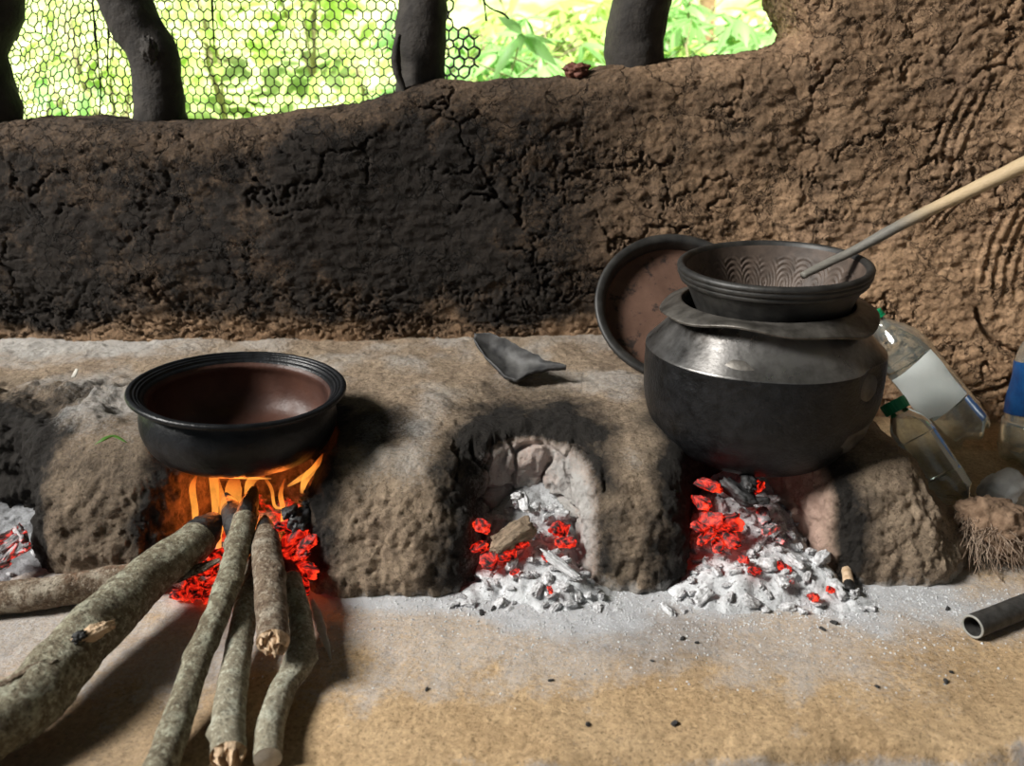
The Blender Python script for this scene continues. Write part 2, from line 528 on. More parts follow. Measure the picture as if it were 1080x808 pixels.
gl = s.n('ShaderNodeBsdfGlossy'); gl.inputs['Roughness'].default_value = .12; gl.inputs['Color'].default_value = (.9, .95, .93, 1)
tr = s.n('ShaderNodeBsdfTransparent'); tr.inputs['Color'].default_value = (.84, .88, .86, 1)
fr = s.n('ShaderNodeFresnel'); fr.inputs['IOR'].default_value = 1.45
mx = s.n('ShaderNodeMixShader')
s.t.links.new(s.math('ADD', s.math('MULTIPLY', fr.outputs[0], .9), .09), mx.inputs[0]); s.t.links.new(tr.outputs[0], mx.inputs[1]); s.t.links.new(gl.outputs[0], mx.inputs[2])
b = s.bump(s.noise(60, 3), .3, .002); s.t.links.new(b, gl.inputs['Normal'])
df = s.n('ShaderNodeBsdfDiffuse'); df.inputs[0].default_value = (.50, .52, .48, 1)
m2 = s.n('ShaderNodeMixShader'); s.t.links.new(s.ramp(s.noise(35, 4), (.35, .05), (.75, .28)), m2.inputs[0])
s.t.links.new(mx.outputs[0], m2.inputs[1]); s.t.links.new(df.outputs[0], m2.inputs[2]); s.t.links.new(m2.outputs[0], s.out.inputs['Surface'])
M['clear'] = s.m


def leaf_mat(name, c1, c2, tr=.45):
    s = NT(name)
    s.fin(s.mix(s.noise(3, 3), c1, c2), .45)
    t = s.n('ShaderNodeBsdfTranslucent'); s.put(t.inputs[0], s.mix(s.noise(3, 3), tuple(q * 1.1 for q in c1), tuple(q * 1.2 for q in c2)))
    m = s.n('ShaderNodeMixShader'); m.inputs[0].default_value = tr
    s.t.links.new(s.bsdf.outputs[0], m.inputs[1]); s.t.links.new(t.outputs[0], m.inputs[2]); s.t.links.new(m.outputs[0], s.out.inputs[0])
    return s.m


M['leaf'] = leaf_mat('leaf_green', (.22, .46, .15), (.42, .66, .28))
M['leaf_lime'] = leaf_mat('leaf_lime', (.34, .52, .12), (.55, .68, .25))
M['stem'] = plain('plant_stem', (.16, .15, .07), (.30, .26, .14), .8)
M['trunk'] = plain('tan_trunk', (.32, .20, .10), (.45, .31, .17), .85)
M['grass'] = plain('grassy_bank', (.26, .44, .10), (.66, .80, .36), .9, 5, 12, .5, .05)
M['roof'] = plain('dark_light_blocker', (.035, .028, .022), (.075, .06, .045), .95)  # dark surface shared by the added roof and right wall
M['dead_leaf'] = plain('dead_leaf', (.10, .03, .018), (.20, .075, .045), .7)
M['green_leaf'] = plain('fallen_green_leaf', (.045, .12, .015), (.10, .22, .03), .5)
M['twig'] = plain('pale_twig', (.40, .38, .34), (.6, .57, .5), .8)

# ------------------------------------------------------------------ hearth, wall, floor (the setting)
PITS = [(-.77, .112, .88, .19), (-.360, .092, .84, .235), (.022, .068, .83, .195), (.318, .085, .83, .23)]    # xc, half width, y0, depth to the back


def pit_d(X, Y):
    """rough 2-D distance to the nearest fire pit footprint (negative inside)"""
    d = None
    for (xc, a, y0, b) in PITS:
        yy = np.maximum(Y - y0, 0)
        q = (np.abs((X - xc) / a) ** 3 + np.abs(yy / b) ** 3) ** (1 / 3)
        e = (q - 1) * a
        d = e if d is None else np.minimum(d, e)
    return d


MOUNDS = [(-.545, .115, .905, .165), (-.160, .128, .855, .166), (.165, .100, .880, .160), (.500, .118, .885, .160)]   # xc, half width, front y, top z


def mound_sd(i, X, Y, Z):
    xc, hw, yf, zt = MOUNDS[i]
    lean = np.maximum(Z - .03, 0)                          # sides and front draw in towards the top
    dp = .20 if i < 3 else .135
    if i == 3: X = X + .75 * lean * np.clip((X - xc + .02) / .10, 0, 1)
    return rbox(X, Y - .30 * lean, Z, (xc, yf + dp, -.02), (hw, dp, zt + .02), .085) + lean * .10


POT_L = (-.368, 1.005)
POT_R = (.352, 1.075)


def build_hearth():
    h = .006
    X, Y, Z = axes(-1.15, .80, .78, 1.56, -.03, .24, h)
    d = rbox(X, Y, Z, (-.45, 1.36, -.05), (.955, .36, .205), .05)
    for i in range(4):
        d = smin(d, mound_sd(i, X, Y, Z), .035)
    pd = pit_d(X, Y)
    pd = np.broadcast_to(pd, d.shape)
    k = .022                                                # smooth subtraction
    hh = np.clip(.5 - .5 * (d + pd) / k, 0, 1)
    d = d + (-pd - d) * hh + k * hh * (1 - hh)
    # seats worn by the two pots
    rl = np.sqrt((X - POT_L[0]) ** 2 + (Y - POT_L[1]) ** 2)
    q1 = rl - .117 + 0 * Z; q2 = (.134 + .03) - Z + 0 * rl
    s1 = np.sqrt(np.maximum(q1 + .03, 0) ** 2 + np.maximum(q2, 0) ** 2) + np.minimum(np.maximum(q1 + .03, q2), 0) - .042
    rr = np.sqrt((X - POT_R[0]) ** 2 + (Y - POT_R[1]) ** 2)
    s2 = np.sqrt((rr / 1.0) ** 2 + ((Z - .230) / .74) ** 2) - .166
    for sd in (s1, s2): d = np.maximum(d, -sd)
    V, F = surface_nets(d, (-1.15, .78, -.03), h)
    keep = (V[F].mean(1)[:, 1] < 1.545) & (V[F].mean(1)[:, 0] > -1.13)
    V, F, _ = compact(V, F[keep])
    V, F = subdiv(V, F, 3)
    N = vnormals(V, F)
    # surface relief
    seat = np.minimum(np.abs(np.hypot(V[:, 0] - POT_L[0], V[:, 1] - POT_L[1])) - .14, np.abs(np.hypot(V[:, 0] - POT_R[0], V[:, 1] - POT_R[1])) - .17)
    calm = np.maximum(sstep(-.02, .03, seat) * .85 + .15, sstep(.135, .11, V[:, 2]))
    top = sstep(.5, .9, N[:, 2])
    front = 1 - .55 * top
    dis = .007 * fbm(V, 9, 3) + .0055 * fbm(V * np.array([1, 1, .8]), 38, 4, .6, 3) * front
    dis += -.0028 * sstep(.30, .8, fbm(V * np.array([1.3, 1.3, .7]), 34, 4, .65, 40)) * front
    dis += .0016 * fbm(V, 85, 2, .6, 15) * front
    W = V + np.stack([.02 * perlin(V * 14), .02 * perlin(V * 14 + 7), .02 * perlin(V * 14 + 31)], 1)
    inpit3 = (np.abs(V[:, 0] - .02) < .10) & (V[:, 1] > .93) & (V[:, 1] < 1.06)
    ck = cracks(np.stack([W[:, 0] * 26, W[:, 2] * 15 + 3], 1), 5)
    dis -= .010 * sstep(.10, .02, ck) * inpit3 * sstep(.150, .135, V[:, 2])
    dis += .006 * inpit3 * fbm(V, 30, 2, .5, 60)
    rub = sstep(-.50, -.62, V[:, 0]) * sstep(1.28, 1.18, V[:, 1]) * sstep(1.0, 1.08, V[:, 1])
    dis += .016 * rub * fbm(V, 16, 4, .6, 11)
    V = V + N * (dis * calm)[:, None]
    N = vnormals(V, F)
    # soot, ash, burnt clay and one painted shadow
    nz = fbm(V, 14, 4, .55, 5); nf = fbm(V, 45, 3, .6, 8)
    pdv = pit_d(V[:, 0], V[:, 1])
    soot = 1.05 * sstep(.095, .008, pdv + .022 * nz + .006 * nf) * (V[:, 1] > .80)
    soot *= 1 - .55 * sstep(.895, .86, V[:, 1] - .04 * nz) * sstep(.03, .0, V[:, 2])
    soot = np.maximum(soot, .85 * sstep(.06, .0, np.abs(V[:, 0] + .272) - .012) * sstep(.15, .08, V[:, 2]) * .6)
    # soft shadow of the clay pot, painted as a dark patch to its right
    soot = np.maximum(soot, .75 * sstep(.10, .03, np.hypot((V[:, 0] + .20) / 1.3, V[:, 1] - 1.03) + .02 * nz))
    soot = np.maximum(soot, .75 * rub * sstep(-.4, .4, nz))
    soot = np.maximum(soot, (.44 + .2 * nz) * sstep(-.25, -.5, V[:, 0]) * sstep(1.34, 1.2, V[:, 1]))
    walls3 = sstep(.030, .0, pdv) * sstep(.150, .120, V[:, 2] + .01 * nz)
    is3 = sstep(.11, .09, np.abs(V[:, 0] - .028)); is4 = sstep(.10, .08, np.abs(V[:, 0] - .345)) * sstep(.29, .33, V[:, 0])
    leftin = sstep(-.015, -.045, V[:, 0]) * (V[:, 0] > -.2) * .9
    red = np.clip(walls3 * (is3 + is4), 0, 1)
    pale3 = red * is3
    soot = soot * (1 - np.clip(red * 1.4, 0, 1) * (1 - leftin)) + .35 * pale3 * sstep(.35, .8, fbm(V, 22, 3, .5, 77))
    fire = sstep(.03, .0, pdv) * sstep(.12, .1, np.abs(V[:, 0] + .36))
    soot = soot * (1 - .35 * fire * sstep(.15, .12, V[:, 2])) * (1 - .25 * fire * nf); red = np.maximum(red, .3 * fire * sstep(.16, .13, V[:, 2]))
    ash = (.95 + .5 * nz) * pale3 * (1 - .8 * leftin)
    ash = np.maximum(ash, .75 * sstep(-.48, -.68, V[:, 0] + .08 * nz) * sstep(1.30, 1.40, V[:, 1] + .04 * nz) * top)
    ash = np.maximum(ash, .55 * sstep(.10, .03, np.hypot((V[:, 0] + .60) / .9, V[:, 1] - 1.10)) * top + 0)
    ash = np.maximum(ash, .50 * top * sstep(-.5, .5, fbm(V, 7, 3, .5, 21)) * sstep(.04, .09, pdv))
    ash = np.maximum(ash, .7 * sstep(.018, -.006, V[:, 2] + .012 * nf) * sstep(-.7, -.2, V[:, 0]))
    cent = V[F].mean(1)
    who = np.full(len(F), 4)
    for i in range(4):
        m = (mound_sd(i, cent[:, 0], cent[:, 1], cent[:, 2]) < .012 + .004 * perlin(cent * 30)) & (cent[:, 1] < 1.02)
        who[m] = i
    root = thing('clay_hearth', 'sooty brown clay cooking hearth with four rounded mounds along the mud wall', 'hearth', (0, 1.2, 0))
    off = np.array([0, 1.2, 0])
    for i in range(5):
        v, f, u = compact(V, F[who == i])
        me = mesh_np('cooking_mound' if i < 4 else 'hearth_ledge', v - off, f, True, dict(soot=soot[u], ash=ash[u], red=red[u]))
        me.normals_split_custom_set_from_vertices([tuple(q) for q in N[u]])
        obj('cooking_mound' if i < 4 else 'hearth_ledge', me, M['hearth'], root)


SILL = [(-60, 128), (0, 125), (30, 121), (60, 124), (140, 130), (200, 127), (300, 123), (370, 113), (415, 97), (440, 88), (470, 84), (500, 86), (560, 82), (600, 78), (640, 67), (700, 58), (760, 60), (800, 57), (822, 54), (836, 47), (1200, 44)]
SX = np.array([P(a, b, y=1.53).x for a, b in SILL]); SZ = np.array([P(a, b, y=1.53).z for a, b in SILL])


def build_wall():
    h = .006
    X, Y, Z = axes(-1.16, 1.16, 1.40, 1.72, -.04, 1.10, h)
    H = np.interp(X, SX, SZ)
    yf = 1.475 + .02 * np.sin(X * 3.1 + .5) - .035 * sstep(.5, 1.1, X)          # front face line
    yf = yf + .02 * (Z - .3)
    r = .055
    qy = np.abs(Y - (yf + .10)) - .10 + r; qz = Z - H + r
    d = np.sqrt(np.maximum(qy, 0) ** 2 + np.maximum(qz, 0) ** 2) + np.minimum(np.maximum(qy, qz), 0) - r
    colx = P(846, 20, y=1.53).x
    edge = colx + .03 * np.sin(Z * 14) + .012 * np.sin(Z * 37 + 1)
    qx = (edge - X) + .05; qy2 = np.abs(Y - (yf + .10)) - .11 + .05
    dc = np.sqrt(np.maximum(qx, 0) ** 2 + np.maximum(qy2, 0) ** 2) + np.minimum(np.maximum(qx, qy2), 0) - .05
    d = smin(d, dc, .03)
    V, F = surface_nets(d, (-1.16, 1.40, -.04), h)
    c = V[F].mean(1)
    V, F, _ = compact(V, F[(c[:, 1] < 1.66)])
    V, F = subdiv(V, F, 3)
    N = vnormals(V, F)
    x, z = V[:, 0], V[:, 2]
    W = V + np.stack([.055 * fbm(V, 6, 5, .62), 0 * x, .055 * fbm(V, 6, 5, .62, 20)], 1)
    dis = .011 * fbm(V, 4, 2) + .0032 * fbm(V * np.array([1, 1, 1.6]), 30, 4, .62, 9)
    rightness = sstep(-.05, .45, x)
    dis += (.0034 * rightness) * fbm(V * np.array([.8, 1, 1.2]), 55, 3, .6, 33)
    ck1 = cracks(np.stack([W[:, 0] * 8.5, W[:, 2] * 9.5], 1), 1)
    mk = sstep(.05, .35, fbm(V, 5, 3, .6, 70) + .12 * rightness)
    dis -= .012 * sstep(.050, .008, ck1) * mk
    ck2 = cracks(np.stack([W[:, 0] * 19, W[:, 2] * 22], 1), 2)
    dis -= .007 * sstep(.085, .015, ck2) * sstep(.1, .4, fbm(V, 7, 3, .6, 90))
    lay = cracks(np.stack([W[:, 0] * 5, W[:, 2] * 42], 1), 3)                     # horizontal beds near the foot, left
    dis -= .007 * sstep(.12, .02, lay) * sstep(.30, .22, z) * sstep(.3, -.2, x)
    for (px, py, ln, ang, nr, sp) in ((1055, 262, .10, 84, 5, .018), (995, 215, .05, 55, 4, .012), (1010, 130, .06, 75, 4, .016)):
        c0 = P(px, py, y=1.46); ca, sa = cos(R(ang)), sin(R(ang))
        u = (x - c0.x) * ca + (z - c0.z) * sa; w = -(x - c0.x) * sa + (z - c0.z) * ca + u * u * 1.5
        dis += .0026 * np.cos(w * 2 * PI / sp) * sstep(ln, ln * .6, np.abs(u)) * sstep(nr * sp * .55, nr * sp * .4, np.abs(w))
    # the long crack at the right foot
    pts = [P(a, b, y=1.46) for a, b in ((1020, 408), (1045, 402), (1060, 390), (1066, 368), (1050, 362), (1036, 352), (1028, 340), (1024, 325))]
    dm = np.full(len(V), 9.0)
    for a, b in zip(pts[:-1], pts[1:]):
        ax, az, bx, bz = a.x, a.z, b.x, b.z
        t = np.clip(((x - ax) * (bx - ax) + (z - az) * (bz - az)) / ((bx - ax) ** 2 + (bz - az) ** 2), 0, 1)
        dm = np.minimum(dm, np.hypot(x - ax - t * (bx - ax), z - az - t * (bz - az)))
    dis -= .022 * sstep(.006, .001, dm + .002 * perlin(V * 60))
    V = V + N * dis[:, None]
    nz = fbm(V, 5, 4, .55, 50)
    nm = fbm(V, 22, 4, .6, 57)
    sillz = np.interp(x, SX, SZ)
    soot = sstep(.62, .02, x + .12 * nz + .05 * nm + .15 * (z - .42)) * (.84 + .10 * nz + .10 * nm)
    soot = np.maximum(soot, (.50 + .2 * nz + .15 * nm) * sstep(.28, .50, z + .05 * nz) * sstep(1.25, .45, x))
    soot *= 1 - .55 * sstep(.205, .165, z + .02 * nz + .008 * nm)                              # brown strip at the foot
    soot = np.maximum(soot, (.97 + .1 * nm) * sstep(.34, .08, np.hypot((x + .22) / 1.5, z - .40) + .05 * nz))
    soot -= .07 * sstep(-.08, -.02, z - sillz) * (x < .52) * (1 + nm)  # sill top paler: glancing window light put into the colour mask
    red = .35 * sstep(.2, .6, nz) * rightness
    me = mesh_np('wall_back', V, F, True, dict(soot=np.clip(soot, 0, 1), red=red * .3, ash=0 * x))
    tag(obj('wall_back', me, M['wall']), 'cracked mud wall with a wavy sill behind the clay hearth', 'wall', kind='structure')


def floor_z(x, y):
    p = np.stack([np.atleast_1d(x) * 1.0, np.atleast_1d(y) * 1.0, np.zeros(np.size(x))], 1)
    z = .006 * fbm(p, 4, 3) + .0012 * fbm(p, 40, 3)
    return z - .03 * sstep(.602, .575, p[:, 1] - .04 * p[:, 0] + .012 * fbm(p, 9, 3, .6, 4)) * sstep(-.15, .25, p[:, 0])


def build_floor():
    xs = np.arange(-1.3, 1.3, .0045); ys = np.concatenate([np.arange(.30, 1.02, .0035), np.arange(1.02, 1.7, .012)])
    Xg, Yg = np.meshgrid(xs, ys, indexing='ij')
    V = np.stack([Xg.ravel(), Yg.ravel(), 0 * Xg.ravel()], 1)
    V[:, 2] = floor_z(V[:, 0], V[:, 1])
    V[:, 2] -= .006 * sstep(.06, .0, cracks(V[:, :2] * 6 + .3 * np.stack([fbm(V, 8, 3), fbm(V, 8, 3, .5, 5)], 1), 8)) * sstep(.66, .60, V[:, 1]) * sstep(-.1, .3, V[:, 0]) * .6
    x, y = V[:, 0], V[:, 1]
    nz = fbm(V, 8, 4, .55, 3); nf = fbm(V, 30, 3, .6, 13)
    ash = .92 * sstep(.735, .84, y + .05 * nz) * sstep(-.62, -.25, x + .1 * nz) * sstep(.75, .52, x + .1 * nz)
    ash = np.maximum(ash, .50 * sstep(.63, .76, y + .07 * nz + .04 * nf) * sstep(.62, .35, x + .12 * nz))
    ash = np.maximum(ash, .7 * sstep(.12, .04, np.hypot(x + .72, y - .93)))
    soot = .50 * sstep(.09, .02, np.hypot((x - .13) / 2.0, y - .79) + .035 * nz) + .3 * sstep(.45, .8, fbm(V, 11, 3, .5, 41))
    soot = np.maximum(soot, (.42 + .15 * nz) * sstep(-.12, -.42, x + .05 * nz))
    grey = sstep(.605, .585, y - .04 * x + .02 * nz) * sstep(-.15, .1, x)
    ash = np.maximum(ash, .55 * grey); soot = np.maximum(soot, .35 * grey)
    me = mesh_np('floor', V, grid(len(xs), len(ys)), True, dict(soot=soot, ash=ash, red=0 * x))
    tag(obj('floor', me, M['floor']), 'trodden clay floor dusted with ash in front of the hearth', 'floor', kind='structure')


build_floor(); build_hearth(); build_wall()

# unseen roof above the frame, added to keep the sun off the interior
V = []; n = 40
me_v, me_f = [], []
for i in range(2):
    z0 = i * .06
    for j in range(n + 1):
        x = -1.7 + 5.7 * j / n
        me_v += [(x, -3.0, 3.0 + z0 + .02 * sin(j * 2.1)), (x, 1.75, 2.62 + z0 + .03 * sin(j * 1.7))]
q = 2 * (n + 1)
for j in range(n):
    a = 2 * j
    me_f += [(a, a + 1, a + 3, a + 2), (q + a, q + a + 2, q + a + 3, q + a + 1), (a + 1, q + a + 1, q + a + 3, a + 3), (a, a + 2, q + a + 2, q + a)]
tag(obj('sun_block_roof', mesh_np('sun_block_roof', np.array(me_v), me_f, False), M['roof']), 'unseen roof added over the kitchen to block the sun', 'roof', kind='structure')

xs = np.arange(-1.6, 1.72, .04); zs = np.arange(-.05, 2.3, .04)  # unseen wall, added to cut sky light and reflections from the right
Yg, Zg = np.meshgrid(xs, zs, indexing='ij')
V = np.stack([0 * Yg.ravel() + 1.28, Yg.ravel(), Zg.ravel()], 1); V[:, 0] += .03 * fbm(V, 3, 3)
F = grid(len(xs), len(zs)); V2 = V + np.array([.16, 0, 0])
tag(obj('light_block_wall', mesh_np('light_block_wall', np.concatenate([V, V2]), np.concatenate([F[:, ::-1], F + len(V)])), M['roof']), 'unseen dark wall added on the right to block sky light', 'wall', kind='structure')

# ground outside
xs = np.arange(-7, 7.01, .1); ys = np.arange(1.7, 10.0, .1)
Xg, Yg = np.meshgrid(xs, ys, indexing='ij')
V = np.stack([Xg.ravel(), Yg.ravel(), 0 * Xg.ravel()], 1)
V[:, 2] = -.05 + 2.6 * sstep(3.0, 9.5, V[:, 1]) + .12 * fbm(V, .9, 4) * sstep(2, 4, V[:, 1])
tag(obj('ground', mesh_np('ground', V, grid(len(xs), len(ys))), M['grass']), 'sunlit grassy bank outside the kitchen', 'ground', kind='structure')


def ground_z(x, y):
    t = min(max((y - 3.0) / 6.5, 0), 1)
    return -.05 + 2.6 * t * t * (3 - 2 * t)


# ------------------------------------------------------------------ posts
def post(label, pts, rad, seed, knob=None):
    ps = [P(a, b, y=1.58) for a, b in pts]
    base = ps[0].copy()
    root = thing('wooden_post', label, 'post', base, 'rough wooden posts along the sill')
    V, c, t = tube_rings([q - base for q in ps], rad, 28, .008, .10, 16, seed)
    if knob:
        k = np.array(P(*knob[:2], y=1.55) - base); d = np.linalg.norm(V - k, axis=2)
        dirv = V - c[:, None]; dirv /= np.linalg.norm(dirv, axis=2)[..., None]
        V = V + dirv * (knob[2] * np.exp(-(d / knob[3]) ** 2))[..., None]
    v, f = ring_mesh(V, True, True)
    obj('trunk', mesh_np('trunk', v, f), M['post'], root)
    return root, base


post('dark forked post at the far left end of the sill', [(-10, 140), (-8, 110), (-14, 75), (-16, 50), (-8, 25), (-2, 5), (-4, -40), (-10, -90)], [.062, .050, .040, .036, .044, .042, .040, .040], 1.0)
rt, bs = post('leaning post with a knotty bulge, in front of the netting', [(169, 150), (168, 118), (165, 80), (158, 50), (140, 20), (128, -10), (116, -50), (108, -90)], [.048, .044, .042, .042, .045, .043, .042, .040], 2.0, (192, 58, .022, .035))
kn = lump('knot_scar', (.014, .010, .022), .35, 2.5, 4.0); o = obj('knot_scar', kn, M['post'], rt); o.location = P(157, 52, y=1.524) - bs
rt2, bs2 = post('upright post between the netting edge and the leafy gap', [(444, 118), (444, 80), (445, 50), (447, 0), (448, -50), (448, -90)], [.046, .042, .043, .043, .043, .042], 3.0)
V, c, t = tube_rings([P(a, b, y=1.515) - bs2 for a, b in ((421, 36), (417, 55), (420, 78), (428, 100))], [.005, .009, .007, .004], 8, .006, .25, 60, 3)
v, f = ring_mesh(V, True, True); obj('bark_flake', mesh_np('bark_flake', v, f), M['post'], rt2)
post('upright post right of the leafy gap, nearest the clay column', [(668, 96), (669, 60), (671, 35), (676, 0), (682, -50), (684, -90)], [.052, .053, .052, .053, .053, .052], 4.0)

# ------------------------------------------------------------------ hexagonal netting
def build_net():
    Rr = .0112; w = Rr * math.sqrt(3)
    x0, x1 = P(-14, 60, y=1.685).x, P(505, 60, y=1.685).x
    z0, z1 = P(200, 142, y=1.685).z, P(200, -45, y=1.685).z
    verts = {}; pos = []; edges = set()
    def vid(a, b):
        k = (round(a * 4000), round(b * 4000))
        if k not in verts: verts[k] = len(pos); pos.append((a, b))
        return verts[k]
    nx = int((x1 - x0) / w * 1.18) + 2; nz = int((z1 - z0) / (1.5 * Rr)) + 2
    for j in range(nz):
        for i in range(nx):
            cx = i * w + (j % 2) * w / 2; cz = j * 1.5 * Rr
            vs = [vid(cx + Rr * cos(R(30 + 60 * k)), cz + Rr * sin(R(30 + 60 * k))) for k in range(6)]
            for k in range(6):
                e = tuple(sorted((vs[k], vs[(k + 1) % 6]))); edges.add(e)
    p = np.array(pos); total = nx * w
    s = p[:, 0] / total                                       # denser, gathered mesh at the left end
    X = x0 + (x1 - x0) * (.80 * s + .20 * s ** 2.0)
    q = np.stack([p[:, 0], 0 * s, p[:, 1]], 1)
    left = sstep(.30, .05, s); right = sstep(.80, .95, s)
    X = X + (.0030 + .006 * left + .003 * right) * fbm(q, 26, 2)
    Zz = z0 + p[:, 1] * (1 - .22 * left) + (.0030 + .006 * left + .003 * right) * fbm(q, 26, 2, .5, 30) - .02 * left
    Y = 1.685 + .012 * fbm(q, 5, 2, .5, 3)
    cut = x1 - .012 + .022 * np.sin(Zz * 40) + .018 * fbm(q, 20, 2, .5, 8)
    mb = MB()
    for a, b in edges:
        if X[a] > cut[a] or X[b] > cut[b] or Zz[a] > z1 + .02: continue
        if random.random() < .02: continue
        rr = .00125 * random.uniform(.8, 1.25) * (1.0 + .7 * right[a])
        V, F = prism((X[a], Y[a], Zz[a]), (X[b], Y[b], Zz[b]), rr, 5); mb.add(V, F)
    root = thing('wire_netting', 'torn black hexagonal netting stretched across the left half of the opening', 'netting', (P(250, 130, y=1.685).x, 1.685, z0))
    me = mb.mesh('mesh_panel'); o = obj('mesh_panel', me, M['net'], root); o.matrix_parent_inverse = Matrix.Translation(-root.location)
    for pts in (((96, -30), (99, 20), (103, 60), (106, 95), (105, 122)), ((222, -30), (224, 10), (226, 50)), ((108, -20), (114, 30), (113, 75)), ((496, -30), (512, 4), (530, 14), (537, 20)), ((508, -30), (511, 5), (513, 22))):
        V, c, t = tube_rings([P(a, b, y=1.67) for a, b in pts], [.0022, .0020, .0016, .0014, .001][:len(pts)], 6, .008, .4, 90, pts[0][0])
        v, f = ring_mesh(V, True, True); o = obj('loose_strand', mesh_np('loose_strand', v, f), M['net'], root); o.matrix_parent_inverse = Matrix.Translation(-root.location)


build_net()

# ------------------------------------------------------------------ lathe things
def smooth_profile(p, n=6): return dense(np.array(p, float), n)


def wob(amp, seed, sc=6):
    def f(V):
        k = fbm(V, sc, 3, .5, seed)
        r = np.hypot(V[:, 0], V[:, 1])[:, None] + 1e-6
        V = V.copy(); V[:, :2] += V[:, :2] / r * (amp * k)[:, None]; V[:, 2] += amp * .5 * fbm(V, sc, 2, .5, seed + 5)
        return V
    return f


# wide black clay pot on the fire
root = thing('clay_pot', 'wide open soot-black clay pot over the flames', 'pot', (POT_L[0], POT_L[1], .135), rot=(R(.4), R(4.2), 0))
outer = [(.0005, .0), (.05, .0003), (.080, .003), (.102, .011), (.117, .025), (.1245, .042), (.1260, .056), (.1240, .071), (.1195, .082), (.1195, .087)]
v, f = lathe(outer, 128, wob(.0022, 1), 5); obj('body', mesh_np('body', v, f[:, ::-1]), M['soot_clay'], root)
rim = [(.1195, .087), (.126, .0885), (.1345, .090), (.1380, .0920), (.1386, .0950), (.1368, .0975), (.1330, .098), (.1305, .0955), (.1280, .0958), (.1262, .0935), (.1240, .0935), (.1222, .0905), (.1195, .089), (.1172, .0865)]
v, f = lathe(rim, 128, wob(.0016, 2), 3); obj('rim', mesh_np('rim', v, f[:, ::-1]), M['soot_clay'], root)['label'] = 'rolled black rim with fine grooves'
inner = [(.1172, .0865), (.1140, .080), (.1170, .068), (.1170, .052), (.112, .034), (.098, .018), (.07, .010), (.03, .008), (.0005, .008)]
v, f = lathe(inner, 128, wob(.0016, 3), 5); obj('interior', mesh_np('interior', v, f[:, ::-1]), M['pot_inner'], root)['label'] = 'glossy reddish brown pot interior'

# big dented metal pot
root = thing('metal_pot', 'big dented smoke-blackened metal pot with flared rim and clay bowl in its mouth', 'pot', (POT_R[0], POT_R[1], .099), rot=(0, R(-1.0), R(20)))


def dent(V):
    V = wob(.0022, 6, 7)(V)
    for (ax, az, amp, rr) in ((-66, .148, .012, .030), (-95, .10, .004, .06), (-60, .025, .010, .05), (-130, .13, .004, .05)):
        a = R(ax); az = az + .008; c = np.array([.159 * cos(a), .163 * sin(a), az])
        d = np.linalg.norm(V - c, axis=1); r = np.hypot(V[:, 0], V[:, 1])[:, None] + 1e-6
        V[:, :2] -= V[:, :2] / r * (amp * np.exp(-(d / rr) ** 2))[:, None]
    return V


body = [(.0005, .0), (.05, .002), (.094, .010), (.127, .028), (.148, .056), (.1585, .092), (.1612, .125), (.1612, .158), (.1608, .167)]
v, f = lathe(body, 144, dent, 6); obj('body', mesh_np('body', v, f[:, ::-1]), M['metal_body'], root)
sh = [(.1608, .167), (.1598, .1688), (.1560, .1725), (.145, .1835), (.132, .198), (.121, .212), (.1165, .220)]
v, f = lathe(sh, 144, dent, 6); obj('shoulder', mesh_np('shoulder', v, f[:, ::-1]), M['metal_shoulder'], root)['label'] = 'shiny worn metal shoulder with a dent'


def wavy(V):
    a = np.arctan2(V[:, 1], V[:, 0]); r = np.hypot(V[:, 0], V[:, 1])
    k = sstep(.116, .142, r)
    V = V.copy(); V[:, 2] += k * (.005 * np.sin(2 * a + .6) + .0035 * np.sin(3 * a + 2) + .0022 * np.sin(7 * a)); return V


fl = [(.1165, .220), (.121, .2210), (.132, .2195), (.1415, .2175), (.1435, .2190), (.1430, .2215), (.134, .2262), (.124, .2300), (.1160, .2320), (.1135, .229), (.1125, .220), (.115, .206), (.13, .188), (.153, .164), (.155, .12), (.14, .06), (.06, .012), (.0005, .006)]
v, f = lathe(fl, 144, wavy, 4); obj('rim', mesh_np('rim', v, f[:, ::-1]), M['metal_rim'], root)['label'] = 'flared uneven metal rim'

# clay bowl in the pot's mouth
root = thing('clay_bowl', 'dark clay bowl with a grooved inside, sitting in the mouth of the big metal pot', 'bowl', (POT_R[0] + .002, POT_R[1], .3140), rot=(R(3.2), R(-2.2), 0))
root.scale = (.955, .955, 1.03)
ob = [(.0005, -.034), (.05, -.033), (.075, -.028), (.094, -.012), (.106, .008), (.1155, .030), (.1225, .045)]
v, f = lathe(ob, 112, wob(.0012, 11), 6); obj('body', mesh_np('body', v, f[:, ::-1]), M['bowl'], root)
rb = [(.1225, .045), (.1275, .0465), (.1290, .050), (.1285, .0525), (.1310, .0545), (.1318, .0575), (.1310, .0600), (.1325, .0620), (.1322, .0650), (.1295, .0675), (.1255, .0680), (.1225, .0655), (.1205, .0620)]
v, f = lathe(rb, 112, wob(.0010, 12), 3); obj('rim', mesh_np('rim', v, f[:, ::-1]), M['bowl'], root)['label'] = 'thick rim with turned bands'


